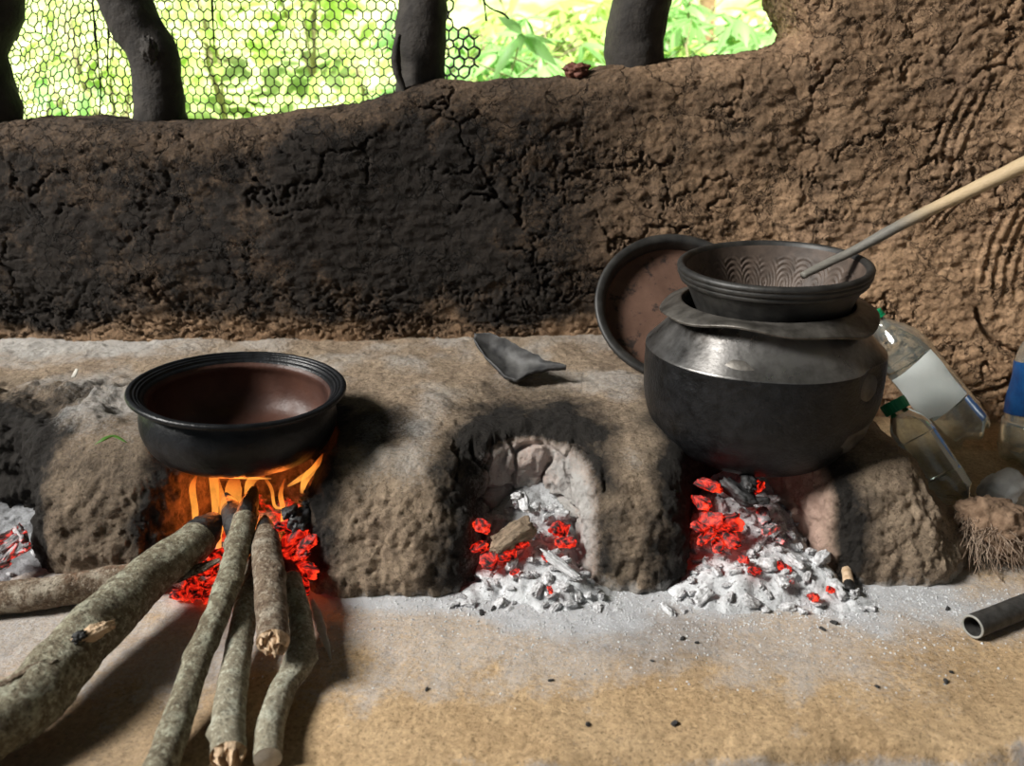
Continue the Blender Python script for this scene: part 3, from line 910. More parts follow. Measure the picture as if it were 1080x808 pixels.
def combed(V):
    a = np.arctan2(V[:, 1], V[:, 0]); r = np.hypot(V[:, 0], V[:, 1]); z = V[:, 2]
    k = sstep(.000, .010, z) * sstep(.050, .042, z)
    per = 2 * PI / 26; ci = np.floor(a / per); jt = np.sin(ci * 12.9) * .5 + np.sin(ci * 4.1) * .3; c = (ci + .5 + .25 * jt) * per
    dx = (a - c) * .115; dz = (z - .008 - .006 * jt) * .6; k = k * sstep(-.75, -.1, fbm(V, 30, 2, .5, 4))
    q = np.hypot(dx, dz)
    amp = .0009 * np.cos(q * 2 * PI / .0046) * k
    V = V.copy(); V[:, 0] -= V[:, 0] / (r + 1e-6) * amp; V[:, 1] -= V[:, 1] / (r + 1e-6) * amp; V[:, 2] += amp * .4
    return V


ib = [(.1205, .0620), (.1175, .052), (.111, .034), (.101, .012), (.088, -.008), (.070, -.021), (.045, -.0265), (.0005, -.0265)]
v, f = lathe(ib, 420, combed, 16); obj('combed_interior', mesh_np('combed_interior', v, f[:, ::-1]), M['bowl_inner'], root)['label'] = 'brown inside combed with arched grooves'

# wooden spoon handle
pts = [P(846, 291, y=1.07), P(872, 278, y=1.075), P(905, 262, y=1.075), P(960, 232, y=1.06), P(1020, 203, y=1.05), P(1082, 173, y=1.035), P(1150, 140, y=1.02)]
root = thing('wooden_spoon', 'long pale wooden handle leaning out of the clay bowl', 'spoon', pts[0])
V, c, t = tube_rings([q - pts[0] for q in pts], [.0060, .0072, .0080, .0092, .0108, .0125, .013], 14, .006, .06, 60, 3, .8)
v, f = ring_mesh(V, True, True)
pale = np.repeat(sstep(.12, .20, np.linalg.norm(c - c[0], axis=1)), V.shape[1])
obj('handle', mesh_np('handle', v, f, True, dict(pale=pale)), M['spoon'], root)

# shallow clay pan leaning on the wall
dv = Vector((0, .18, .20))
tilt = math.atan2(dv.z, dv.y)
cpos = P(712, 328, y=1.345)
root = thing('clay_pan', 'round shallow clay pan with red-brown inside, leaning against the wall behind the metal pot', 'pan', cpos, rot=(tilt, R(3), R(-4)))
Rp = .139
pb = [(.0005, -.020), (.08, -.019), (.114, -.012), (.129, .0), (.1375, .012), (Rp, .018)]
v, f = lathe(pb, 112, wob(.0016, 21), 4); obj('body', mesh_np('body', v, f[:, ::-1]), M['bowl'], root)
pr = [(Rp, .018), (Rp + .001, .022), (Rp - .002, .0255), (Rp - .008, .0255), (Rp - .014, .022), (Rp - .0175, .013), (Rp - .019, .004)]
v, f = lathe(pr, 112, wob(.0012, 22), 4); obj('rim', mesh_np('rim', v, f[:, ::-1]), M['bowl'], root)['label'] = 'thick sooty rim'
pi_ = [(Rp - .019, .004), (.113, -.003), (.095, -.008), (.06, -.011), (.0005, -.012)]
v, f = lathe(pi_, 112, wob(.0016, 23), 5); obj('interior', mesh_np('interior', v, f[:, ::-1]), M['lid_inner'], root)['label'] = 'red-brown stained pan interior'

# ------------------------------------------------------------------ broken black sherd on the ledge
def sherd():
    nu, nv = 46, 34
    u, w = np.meshgrid(np.linspace(0, 1, nu), np.linspace(0, 1, nv), indexing='ij')
    u = u.ravel(); w = w.ravel()
    # outline from the raised left corner to the spike at the right
    uu = [0, .17, .37, .5, .62, .8, 1]
    top_ = np.interp(u, uu, [.96, 1.0, .85, .70, .61, .43, .34]); bot_ = np.interp(u, uu, [.86, .44, .09, 0, .17, .28, .31])
    jag = .022 * fbm(np.stack([u * 9, 0 * u, w * 0], 1), 1.5, 3)
    s = bot_ + (top_ - bot_) * w + jag * (np.abs(w - .5) * 2)
    x = u * .155 - .075
    belly = np.sin(w * PI) * (top_ - bot_)
    y = s * .072 + .020 * belly
    z = .056 * s - .012 * belly + .010
    Vt = np.stack([x, y, z], 1)
    n = np.array([0, -.5, .86]); Vb = Vt - n * .0085
    F = grid(nu, nv)
    bd = list(range(0, nv)) + [i * nv + nv - 1 for i in range(1, nu)] + [(nu - 1) * nv + j for j in range(nv - 2, -1, -1)] + [i * nv for i in range(nu - 2, 0, -1)]
    N = len(Vt)
    side = np.array([(bd[k], bd[(k + 1) % len(bd)], N + bd[(k + 1) % len(bd)], N + bd[k]) for k in range(len(bd))])
    V = np.concatenate([Vt, Vb]); V = V + .0012 * np.stack([fbm(V, 60, 2)] * 3, 1)
    return V, np.concatenate([F, F[:, ::-1] + N, side])


v, f = sherd()
b = P(541, 404, z=.162)
me = mesh_np('pot_sherd', v, f)
o = obj('pot_sherd', me, M['sherd']); o.location = (b.x + .003, b.y, .157)
o.rotation_euler = (0, 0, R(-6))
tag(o, 'curved broken piece of a black pot lying on the ledge below the wall', 'pot sherd')

# ------------------------------------------------------------------ firewood
def branch(name, label, pts, rad, mat, seed, char=0.0, end=None, knots=(), seg=24, group='branches feeding the fire', flat=1.0):
    """pts from the near end to the fire end; char = charred share at the fire end"""
    base = Vector(pts[0]); base.z = 0
    root = thing(name, label, 'firewood', base, group)
    V, c, t = tube_rings([Vector(q) - base for q in pts], rad, seg, .0045, .085, 45, seed, flat)
    dirv = V - c[:, None]; dirv /= np.linalg.norm(dirv, axis=2)[..., None] + 1e-9
    for (u, ang, amp, w) in knots:
        i = int(u * (len(c) - 1)); k = V[i, int(ang / 360 * seg) % seg]
        d = np.linalg.norm(V - k, axis=2); V = V + dirv * (amp * np.exp(-(d / w) ** 2))[..., None]
    n = len(c); s = int(n * (1 - char)) if char else n - 1
    v, f = ring_mesh(V[:s + 1], end is None, not char); obj('bark', mesh_np('bark', v, f), mat, root)
    if char:
        W = V[s:].copy(); m = len(W)
        sh = np.linspace(0, 1, m)
        W = c[s:, None] + (W - c[s:, None]) * (1 - .55 * sh ** 2)[:, None, None] * (1 + .10 * fbm(W.reshape(-1, 3), 90, 3, .6, seed).reshape(m, seg))[..., None]
        v, f = ring_mesh(W, False, True); obj('charred_tip', mesh_np('charred_tip', v, f), M['char'], root)
    if end:
        # a broken or sawn face on the near end
        ring = V[0]; cc = ring.mean(0); ax = -t[0]
        rows = 7; A = []
        for k in range(rows):
            rr = 1 - k / rows
            q = cc + (ring - cc) * rr
            hgt = (fbm(q, 170, 3, .6, seed) * .020 + .007 + .010 * (q[:, 0] - cc[0]) / .016) * (1 - rr ** 4) if end == 'broken' else .0015 * (1 - rr)
            A.append(q + ax * np.asarray(hgt).reshape(-1, 1))
        v, f = ring_mesh(np.array(A), False, True)
        obj('broken_end' if end == 'broken' else 'cut_end', mesh_np('broken_end', v, f, end != 'broken'), M['split_wood'] if end == 'broken' else M['cut_wood'], root)
    return root


zf = .022
branch('firewood_log', 'thin log lying sideways at the left edge, under the thickest log', [P(-60, 640, z=.018), P(0, 631, z=.020), P(60, 624, z=.021), P(128, 612, z=.022), P(190, 600, z=.024)], [.0205, .0205, .0195, .0185, .017], M['bark_brown'], 3.1, knots=((.55, 60, .006, .012),), group='logs feeding the fire')
branch('firewood_log', 'thickest log, slanting from the lower left corner into the fire', [P(-75, 800, z=.040), P(20, 748, z=.040), P(90, 676, z=.050), P(160, 606, z=.060), P(205, 572, z=.066), P(228, 545, z=.074)], [.034, .0325, .030, .0265, .024, .018], M['bark'], 5.3, .17, None, ((.43, 100, .006, .02), (.3, 70, .005, .02)), 32, 'logs feeding the fire')
bl = bpy.data.objects['firewood_log.001']
for (px, py, z, sz, mt, nm) in ((98, 668, .073, (.021, .007, .008), 'split_wood', 'bark_scar'), (84, 672, .076, (.008, .006, .006), 'char', 'knot_hole'), (24, 716, .067, (.034, .007, .008), 'bark_brown', 'bark_split')):
    o = obj(nm, lump(nm, sz, .35, 2.2, px * .3, .2), M[mt], bl); o.location = P(px, py, z=z) - bl.location; o.rotation_euler = (.4, -.12, R(42))
branch('firewood_stick', 'long knobbly stick rising to a charred tip under the pot', [P(160, 830, z=.020), P(180, 780, z=.022), P(207, 700, z=.037), P(228, 650, z=.052), P(246, 595, z=.072), P(258, 550, z=.086), P(268, 516, z=.098)], [.0150, .0150, .0142, .0138, .0145, .0148, .012], M['bark'], 7.7, .16, None, ((.36, 200, .005, .008), (.62, 20, .004, .009), (.75, 200, .004, .01)))
branch('firewood_stick', 'smooth greenish stick with a pale broken lower end', [P(241, 796, z=.018), P(242, 750, z=.020), P(249, 700, z=.024), P(258, 650, z=.031), P(268, 610, z=.040), P(276, 575, z=.05)], [.0168, .0160, .0145, .0142, .0135, .010], M['bark_pale'], 9.9, .12, 'broken', ((.12, 190, .005, .008),))
branch('firewood_stick', 'short thick stub with a splintered pale end lying over other sticks', [P(288, 678, z=.062), P(287, 650, z=.064), P(284, 610, z=.068), P(281, 575, z=.073), P(279, 545, z=.080)], [.0165, .0175, .0180, .0165, .008], M['bark_brown'], 11.3, .14, 'broken', ((.5, 30, .003, .01),))
branch('firewood_stick', 'crooked stick at the right of the bundle with a sawn grey end', [P(283, 800, z=.016), P(286, 765, z=.017), P(298, 728, z=.020), P(316, 692, z=.024), P(317, 655, z=.030), P(308, 620, z=.040), P(300, 585, z=.050)], [.0132, .0135, .0138, .0148, .0135, .0135, .010], M['bark_pale'], 13.7, .12, 'cut', ((.50, 350, .006, .009), (.45, 20, .004, .01)))
branch('firewood_stick', 'charred black stick end standing deep in the fire', [P(262, 585, z=.045), P(250, 555, z=.075), P(238, 523, y=.985)], [.016, .016, .011], M['char'], 15.1, .3)


def splinter(label, pts, wid, mat, seed):
    base = Vector(pts[0]); base.z = 0
    V, c, t = tube_rings([Vector(q) - base for q in pts], wid, 10, .003, .18, 80, seed, .35)
    v, f = ring_mesh(V, True, True)
    o = obj('wood_splinter', mesh_np('wood_splinter', v, f), mat); o.location = base
    tag(o, label, 'firewood'); return o


splinter('thin pale splinter lying right of the stick bundle', [P(349, 696, z=.006), P(343, 675, z=.009), P(335, 650, z=.014), P(329, 632, z=.02)], [.001, .0045, .0055, .002], M['cut_wood'], 1.5)
splinter('curled bark chip between the thickest log and the knobbly stick', [P(186, 614, z=.040), P(196, 604, z=.046), P(210, 600, z=.050), P(232, 590, z=.055)], [.004, .011, .010, .004], M['bark_brown'], 2.5)
stub = [P(896, 624, z=.010), P(893, 600, z=.016)]
rt = thing('burnt_stick_stub', 'small burnt yellowish stick stub at the right end of the ash heap', 'firewood', (stub[0].x, stub[0].y, 0))
V, c, t = tube_rings([stub[0] - rt.location, stub[0].lerp(stub[1], .35) - rt.location], [.0068, .0066], 12, .003, .1, 80, 2); v, f = ring_mesh(V, True, True); obj('charred_tip', mesh_np('charred_tip', v, f), M['char'], rt)
V, c, t = tube_rings([stub[0].lerp(stub[1], .35) - rt.location, stub[1] - rt.location], [.0066, .006], 12, .003, .1, 80, 3); v, f = ring_mesh(V, True, True); obj('wood', mesh_np('wood', v, f), M['split_wood'], rt)

# ------------------------------------------------------------------ ash heaps and coals
HEAPS = {
    'mid': dict(x=.030, y0=.815, y1=1.02, h=.070, w0=.135, w1=.075),
    'right': dict(x=.322, y0=.805, y1=1.06, h=.080, w0=.165, w1=.098),
    'fire': dict(x=-.360, y0=.83, y1=1.08, h=.028, w0=.13, w1=.098),
    'left': dict(x=-.735, y0=.86, y1=1.07, h=.018, w0=.14, w1=.12),
}


def heap_z(k, x, y):
    H = HEAPS[k]
    x = np.atleast_1d(np.asarray(x, float)); y = np.atleast_1d(np.asarray(y, float))
    q0 = np.stack([x, y, 0 * x], 1)
    t = np.clip((y + .030 * fbm(q0, 13, 4, .6, 3) - H['y0'] - .012) / (H['y1'] - H['y0']), 0, 1)
    w = (1 + .16 * fbm(q0, 15, 4, .6, 6)) * H['w0'] + (H['w1'] - H['w0']) * sstep(0, .45, t)
    ex = np.clip(1 - (np.abs(x - H['x']) / w) ** 2.5, 0, 1) * sstep(0, .22, t)
    p = np.stack([x, y, 0 * x], 1)
    return floor_z(x, y) - .005 + ex * (.009 + H['h'] * t ** .9 + .006 * fbm(p, 30, 3)) 


def ash_heap(k, label, m='ash'):
    H = HEAPS[k]; st = .004
    xs = np.arange(H['x'] - H['w0'] - .03, H['x'] + H['w0'] + .03, st); ys = np.arange(H['y0'] - .02, H['y1'] + .02, st)
    Xg, Yg = np.meshgrid(xs, ys, indexing='ij'); x, y = Xg.ravel(), Yg.ravel()
    z = heap_z(k, x, y)
    V = np.stack([x, y, z], 1); V[:, 2] += .0025 * fbm(V, 110, 3, .6) * (z > .004)
    F = grid(len(xs), len(ys)); F = F[(V[F][:, :, 2].max(1) > floor_z(V[F].mean(1)[:, 0], V[F].mean(1)[:, 1]) - .003)]
    V, F, _ = compact(V, F)
    base = np.array([H['x'], H['y0'], 0])
    o = obj('ash_heap', mesh_np('ash_heap', V - base, F), M[m]); o.location = base
    tag(o, label, 'ash', kind='stuff')


ash_heap('mid', 'heap of white ash spilling from the open fireplace in the middle')
ash_heap('right', 'heap of white ash spilling out below the big metal pot')
ash_heap('fire', 'bed of ash and embers below the burning branches', 'ember_bed')
ash_heap('left', 'patch of pale ash at the left edge of the hearth', 'ash_grey')

LUMPS = [lump('coal', (.015, .015 * rng.uniform(.6, .85), .015 * rng.uniform(.45, .7)), .30, 1.6, 3.3 * i, .55) for i in range(8)]
CO = {}
for kind in ('ash_lump', 'ember', 'ember_ash', 'charcoal'):
    CO[kind] = []
    for me in LUMPS:
        m2 = me.copy(); m2.name = 'coal'; m2.materials.clear(); m2.materials.append(M[kind]); CO[kind].append(m2)


def coal(name, kind, pos, size, label, group, rot=None, cat='coal', asp=None):
    o = bpy.data.objects.new(name, random.choice(CO[kind])); COL.objects.link(o)
    o.location = pos; a = asp or (1, random.uniform(.6, 1), random.uniform(.6, 1))
    size /= .015; o.scale = (size * a[0], size * a[1], size * a[2])
    o.rotation_euler = rot or (random.uniform(-.5, .5), random.uniform(-.5, .5), random.uniform(0, 6.3))
    tag(o, label, cat, group); return o


def scatter(k, n, kind, size, label, group, tr, xr, name='charcoal_lump', cat='charcoal', asp=None, lift=.3):
    H = HEAPS[k]; placed = []
    for _ in range(n):
        for _try in range(40):
            t = random.uniform(*tr); y = H['y0'] + t * (H['y1'] - H['y0'])
            w = H['w0'] + (H['w1'] - H['w0']) * float(sstep(0, .45, t))
            x = H['x'] + random.uniform(*xr) * w
            sz = random.uniform(*size)
            if all((x - a) ** 2 + (y - b) ** 2 > ((sz + c) * .75) ** 2 for a, b, c in placed): break
        placed.append((x, y, sz))
        coal(name, kind, (x, y, float(heap_z(k, x, y)[0]) + sz * lift), sz, label, group, None, cat, asp)


scatter('mid', 74, 'ash_lump', (.005, .013), 'whitish ash-coated charcoal lump on the ash heap in the middle fireplace', 'ash-coated lumps in the middle fireplace', (.10, .85), (-.85, .85))
scatter('right', 96, 'ash_lump', (.005, .015), 'whitish ash-coated charcoal lump on the ash heap below the big metal pot', 'ash-coated lumps below the metal pot', (.10, .85), (-.85, .85))
scatter('left', 8, 'ash_lump', (.004, .007), 'whitish ash-coated charcoal lump at the left edge of the hearth', 'ash-coated lumps at the left edge', (.1, .7), (-.2, .9))
L = 'glowing red coal in the middle fireplace'; G = 'glowing coals in the middle fireplace'
for (px, py, z, sz) in ((517, 588, .040, .017), (533, 584, .042, .016), (505, 577, .052, .012), (508, 555, .075, .012), (590, 558, .055, .019), (597, 572, .045, .015), (549, 574, .050, .012), (575, 588, .038, .007), (543, 603, .03, .007), (580, 622, .022, .006)):
    p = P(px, py, z=z); coal('glowing_coal', 'ember', p, sz, L, G)
p = P(541, 566, z=.060); coal('clay_lump', 'ash_lump', p, .030, 'brown-grey lump of burnt clay lying in the middle fireplace', None, (.2, -.35, .5), 'clay lump', (1.1, .75, .7)).data = (lambda m: (m.materials.clear(), m.materials.append(M['hearth']), m)[2])(LUMPS[2].copy())
for (px, py, z, sz, lb) in ((553, 530, .090, .017, 'topmost'), (545, 523, .097, .010, 'smaller'), (563, 535, .085, .011, 'right')):
    coal('charcoal_lump', 'ash_lump', P(px, py, z=z), sz, 'pale charred chunk at the top of the middle ash heap', 'charred chunks at the top of the middle ash heap', None, 'charcoal')
coal('charcoal_lump', 'ash_lump', P(592, 596, z=.04), .026, 'long pale ash-coated stick of charcoal leaning in the middle ash heap', None, (.1, .35, -.6), 'charcoal', (1.2, .38, .35))
L = 'glowing red coal under the big metal pot'; G = 'glowing coals under the metal pot'
for (px, py, z, sz) in ((748, 512, .11, .018), (740, 530, .09, .016), (752, 548, .075, .020), (767, 553, .07, .022), (770, 568, .055, .018), (745, 566, .06, .015), (757, 575, .05, .014), (738, 556, .07, .014), (806, 545, .07, .016), (812, 558, .062, .014), (822, 570, .05, .011), (784, 590, .045, .009), (796, 602, .035, .010), (826, 598, .03, .012), (829, 612, .025, .010), (876, 622, .018, .008), (858, 630, .014, .008), (797, 515, .10, .014)):
    coal('glowing_coal', 'ember' if py < 580 and px < 780 else 'ember_ash' if random.random() < .4 else 'ember', P(px, py, z=z), sz, L, G)
for (px, py, z, sz) in ((778, 519, .10, .028), (790, 508, .115, .020), (800, 528, .095, .016)):
    coal('charcoal_lump', 'charcoal', P(px, py, z=z), sz, 'black charcoal chunk high at the back under the big metal pot', 'black charcoal under the metal pot', None, 'charcoal')
L = 'glowing coal in the burning fire under the clay pot'; G = 'glowing coals in the burning fire'
for (px, py, z, sz) in ((308, 570, .065, .022), (316, 585, .055, .020), (322, 600, .045, .018), (313, 558, .075, .018), (325, 572, .065, .016), (300, 590, .05, .018), (310, 605, .04, .018), (300, 555, .08, .018), (320, 618, .03, .014), (228, 612, .025, .018), (205, 622, .018, .016), (190, 628, .014, .013), (240, 600, .03, .018), (216, 600, .03, .016), (250, 612, .03, .016), (262, 622, .025, .014), (222, 630, .014, .012), (195, 610, .022, .014), (232, 585, .045, .016), (275, 590, .045, .018)):
    coal('glowing_coal', 'ember', P(px, py, z=z), sz, L, G)
for (px, py, z, sz) in ((318, 548, .085, .022), (306, 540, .095, .018), (322, 530, .10, .014)):
    coal('charcoal_lump', 'charcoal', P(px, py, z=z), sz, 'black charcoal chunk at the back right of the burning fire', 'black charcoal in the burning fire', None, 'charcoal')
scatter('fire', 16, 'ash_lump', (.004, .009), 'whitish ash flake at the front of the burning fire', 'ash flakes before the burning fire', (.05, .3), (-.7, .2))
L = 'pinkish glowing coal at the left edge of the hearth'; G = 'glowing coals at the left edge'
for (px, py, z, sz) in ((2, 566, .05, .017), (12, 572, .045, .017), (22, 563, .05, .016), (8, 586, .035, .016), (20, 583, .035, .014), (0, 596, .03, .014), (28, 576, .04, .011), (-8, 580, .04, .018)):
    coal('glowing_coal', 'ember_ash', P(px, py, z=z), sz, L, G, None, 'coal', (1.2, .6, .55))

# charcoal crumbs and ash flakes on the floor
for (px, py, sz) in ((581, 715, .0035), (688, 695, .003), (620, 762, .004), (450, 727, .003), (998, 717, .004), (1004, 707, .003), (925, 724, .003), (720, 672, .004), (735, 676, .003), (690, 612, .004), (1000, 640, .004), (712, 760, .004), (520, 640, .005), (508, 645, .005), (880, 654, .005), (868, 660, .004)):
    p = P(px, py, z=.004); coal('charcoal_crumb', 'charcoal', (p.x, p.y, float(floor_z(p.x, p.y)[0]) + sz * .3), sz, 'tiny black charcoal crumb lying loose on the floor', 'charcoal crumbs on the floor', None, 'charcoal')
mb = MB()
for _ in range(4200):
    k = random.random()
    x = random.gauss(.03, .10) if k < .35 else random.gauss(.36, .16); y = .86 - abs(random.gauss(0, .055)) + .02
    if k > .9: x = random.uniform(-.3, .75); y = random.uniform(.68, .88)
    z = float(floor_z(x, y)[0]); r = random.uniform(.0005, .0019)
    a = [random.uniform(.5, 1.3) * r for _ in range(3)]
    V = np.array([(x - a[0], y, z), (x + a[0], y, z), (x, y - a[1], z), (x, y + a[1], z), (x, y, z + a[2])]); mb.add(V, [(0, 2, 4), (2, 1, 4), (1, 3, 4), (3, 0, 4)])
tag(obj('ash_flakes', mb.mesh('ash_flakes', False), M['ash']), 'scattered white ash flakes on the floor before the two ash heaps', 'ash', kind='stuff')

# ------------------------------------------------------------------ flames
s = NT('flame')
h_ = s.attr('h'); e_ = s.attr('edge')
em = s.n('ShaderNodeEmission'); s.put(em.inputs[0], s.ramp(h_, (.0, (1.0, .40, .07)), (.5, (1.0, .36, .05)), (1.0, (1.0, .14, .012)))); em.inputs[1].default_value = 1.7
tr = s.n('ShaderNodeBsdfTransparent'); mx = s.n('ShaderNodeMixShader')
den = s.math('MULTIPLY', s.ramp(h_, (0.0, .12), (.15, .42), (.7, .30), (1.0, .02)), s.ramp(s.noise(45, 3, .6), (.3, .45), (.6, 1.0)))
s.t.links.new(den, mx.inputs[0]); s.t.links.new(tr.outputs[0], mx.inputs[1]); s.t.links.new(em.outputs[0], mx.inputs[2]); s.t.links.new(mx.outputs[0], s.out.inputs[0])
M['flame'] = s.m
fire = thing('cooking_fire', 'orange flames licking up around the branches under the clay pot', 'fire', (-.36, .95, .03))
for pts, rad in (
    ([P(233, 592, y=.925), P(230, 565, y=.93), P(236, 540, y=.935), P(231, 515, y=.94), P(226, 498, y=.945)], [.003, .006, .0075, .006, .002]),
    ([P(226, 560, y=.95), P(227, 530, y=.95), P(225, 505, y=.955), P(224, 492, y=.96)], [.003, .007, .008, .004]),
    ([P(222, 580, y=.93), P(216, 562, y=.935), P(213, 546, y=.94)], [.002, .005, .001]),
    ([P(263, 545, y=.985), P(262, 520, y=.985), P(266, 506, y=.985), P(284, 497, y=.985)], [.004, .008, .009, .004]),
    ([P(301, 536, y=.96), P(290, 534, y=.96), P(286, 515, y=.96), P(276, 500, y=.96)], [.002, .005, .005, .002]),
    ([P(286, 505, y=.955), P(262, 504, y=.955), P(240, 502, y=.955), P(222, 499, y=.955)], [.002, .005, .005, .002]),
    ([P(305, 512, y=.96), P(318, 504, y=.95), P(330, 494, y=.945), P(336, 484, y=.945)], [.005, .011, .009, .001]),
    ([P(318, 520, y=.97), P(322, 506, y=.965), P(333, 492, y=.96), P(341, 478, y=.96)], [.003, .007, .006, .001]),
    ([P(204, 560, y=.985), P(206, 540, y=.985), P(203, 515, y=.99), P(208, 500, y=.99)], [.002, .006, .006, .001]),
    ([P(296, 560, y=.965), P(299, 540, y=.965), P(296, 522, y=.965), P(300, 505, y=.965)], [.002, .005, .004, .001]),
    ([P(262, 590, y=.93), P(270, 570, y=.93), P(272, 552, y=.935), P(273, 540, y=.94)], [.003, .006, .005, .001]),
    ([P(250, 622, y=.90), P(256, 602, y=.905), P(258, 588, y=.91)], [.003, .007, .001]),
    ([P(244, 560, y=1.0), P(246, 525, y=1.0), P(248, 498, y=1.0)], [.008, .016, .006]),
    ([P(276, 585, y=.90), P(286, 612, y=.885), P(280, 560, y=.93)], [.002, .003, .001]),
):
    V, c, t = tube_rings([q - fire.location for q in pts], [q * .72 for q in rad], 14, .003, .16, 40, pts[0].x * 50, .45)
    v, f = ring_mesh(V, True, True); hh = np.repeat(np.linspace(0, 1, len(c)), V.shape[1])
    obj('flame', mesh_np('flame', v, f, True, dict(h=hh)), M['flame'], fire)
for (loc, e, rad) in (((-.385, .975, .075), .85, .025), ((-.30, .975, .06), .22, .02)):
    l = bpy.data.objects.new('fire_light', bpy.data.lights.new('fire_light', 'POINT')); COL.objects.link(l)
    l.data.energy = e; l.data.shadow_soft_size = rad; l.data.color = (1.0, .22, .03); l.location = loc

# ------------------------------------------------------------------ right corner: bottles, stone, husk, pipe
def axis_rot(d, roll=0):
    return (Vector(d).normalized().to_track_quat('Z', 'Y') @ Quaternion((0, 0, 1), roll)).to_euler()


def shell(prof, seg=48, warp=None, sub=3):
    v, f = lathe(prof, seg, warp, sub); return v, f[:, ::-1]


def bottle(label, base, top, r, ln, lab=None, labmat=None, ribs=0, cap='cap', roll=0, group=None, capk=1.0):
    d = Vector(top) - Vector(base)
    root = thing('plastic_bottle', label, 'bottle', base, group, rot=axis_rot(d, roll))
    def wp(V):
        V = V.copy(); a = np.arctan2(V[:, 1], V[:, 0]); rr = np.hypot(V[:, 0], V[:, 1])
        low = sstep(.14 * ln, .0, V[:, 2])
        k = 1 + .06 * low * np.cos(5 * a)
        if ribs:
            k = k * (1 + .030 * np.cos(V[:, 2] * 2 * PI / .016) * sstep(.30 * ln, .26 * ln, V[:, 2]) * sstep(.01, .03, V[:, 2]))
        k = k * (1 + .02 * fbm(V, 18, 2, .5, roll))
        V[:, 0] *= k; V[:, 1] *= k; V[:, 2] += .008 * low * np.cos(5 * a) * sstep(0, r, rr); return V
    p = [(.0005, .006), (r * .45, .006), (r * .75, .0), (r * .95, .012), (r, .035), (r, .25 * ln), (r * .985, .27 * ln), (r * .985, .60 * ln), (r, .62 * ln), (r * .99, .67 * ln), (r * .88, .76 * ln), (r * .60, .85 * ln), (r * .36, .91 * ln), (.0135, .935 * ln), (.0130, .96 * ln)]
    v, f = shell(p, 60, wp, 4); obj('body', mesh_np('body', v, f), M['clear'], root)
    v, f = shell([(.0130, .955 * ln), (.0165, .957 * ln), (.0165, .962 * ln), (.0130, .965 * ln)], 32); obj('neck_ring', mesh_np('neck_ring', v, f), M[cap], root)
    def kn(V):
        a = np.arctan2(V[:, 1], V[:, 0]); V = V.copy(); k = 1 + .02 * np.cos(24 * a) * (V[:, 2] < .995 * ln); V[:, 0] *= k; V[:, 1] *= k; return V
    v, f = shell([(.0150 * capk, (1.965 - capk ** .2) * ln), (.0155 * capk, .968 * ln), (.0155 * capk, .998 * ln), (.0145 * capk, 1.008 * ln), (.0005, 1.010 * ln)], 96, kn, 2); obj('cap', mesh_np('cap', v, f), M[cap], root)
    if lab:
        a0, a1, z0, z1 = lab; nu, nv = 40, 24
        fv = root.rotation_euler.to_quaternion().inverted() @ (Vector((-.15, 0, .7)) - Vector(base)); fa = math.degrees(math.atan2(fv.y, fv.x)); a0 += fa; a1 += fa
        A, Zq = np.meshgrid(np.linspace(R(a0), R(a1), nu), np.linspace(z0 * ln, z1 * ln, nv), indexing='ij')
        A, Zq = A.ravel(), Zq.ravel()
        rr = r * .992 + .0012 + .0010 * np.sin(Zq * 90 + A * 2)
        V = np.stack([rr * np.cos(A), rr * np.sin(A), Zq + .006 * np.sin(A * 1.3)], 1); F = grid(nu, nv)
        V2 = np.stack([(rr - .0006) * np.cos(A), (rr - .0006) * np.sin(A), Zq + .006 * np.sin(A * 1.3)], 1)
        obj('label', mesh_np('label', np.concatenate([V, V2]), np.concatenate([F, F[:, ::-1] + len(V)])), labmat, root)
    return root


LABROLL = 0
b0 = P(1022, 460, y=1.29); t0 = P(921, 331, y=1.385)
ln = (t0 - b0).length
bottle('clear plastic bottle with green cap and blank pale label, leaning beside the metal pot', b0, t0, .046, ln, (-66, 56, .24, .60), M['label_white'], 0, 'cap', R(LABROLL))
b1 = P(1010, 528, y=1.14); t1 = P(941, 424, y=1.24)
bottle('dusty plastic bottle with green cap wedged below the leaning labelled bottle', b1, t1, .034, (t1 - b1).length, None, None, 0, 'cap', .4, None, 1.35)
b2 = P(1082, 492, y=1.26)
bottle('ribbed plastic bottle with blue label standing at the right edge', (b2.x, b2.y, .0), (b2.x + .012, b2.y + .02, .26), .050, .265, (-100, 110, .32, .66), M['label_blue'], 1, 'cap', 1.0)

p = P(1052, 520, y=1.09)
o = obj('stone', lump('stone', (.038, .034, .034), .14, 1.3, 8.8, .25, ICO4), M['stone']); o.location = (p.x + .006, 1.085, .028); o.rotation_euler = (.1, -.3, .4)
tag(o, 'grey rounded stone behind the coconut husk at the right', 'stone')

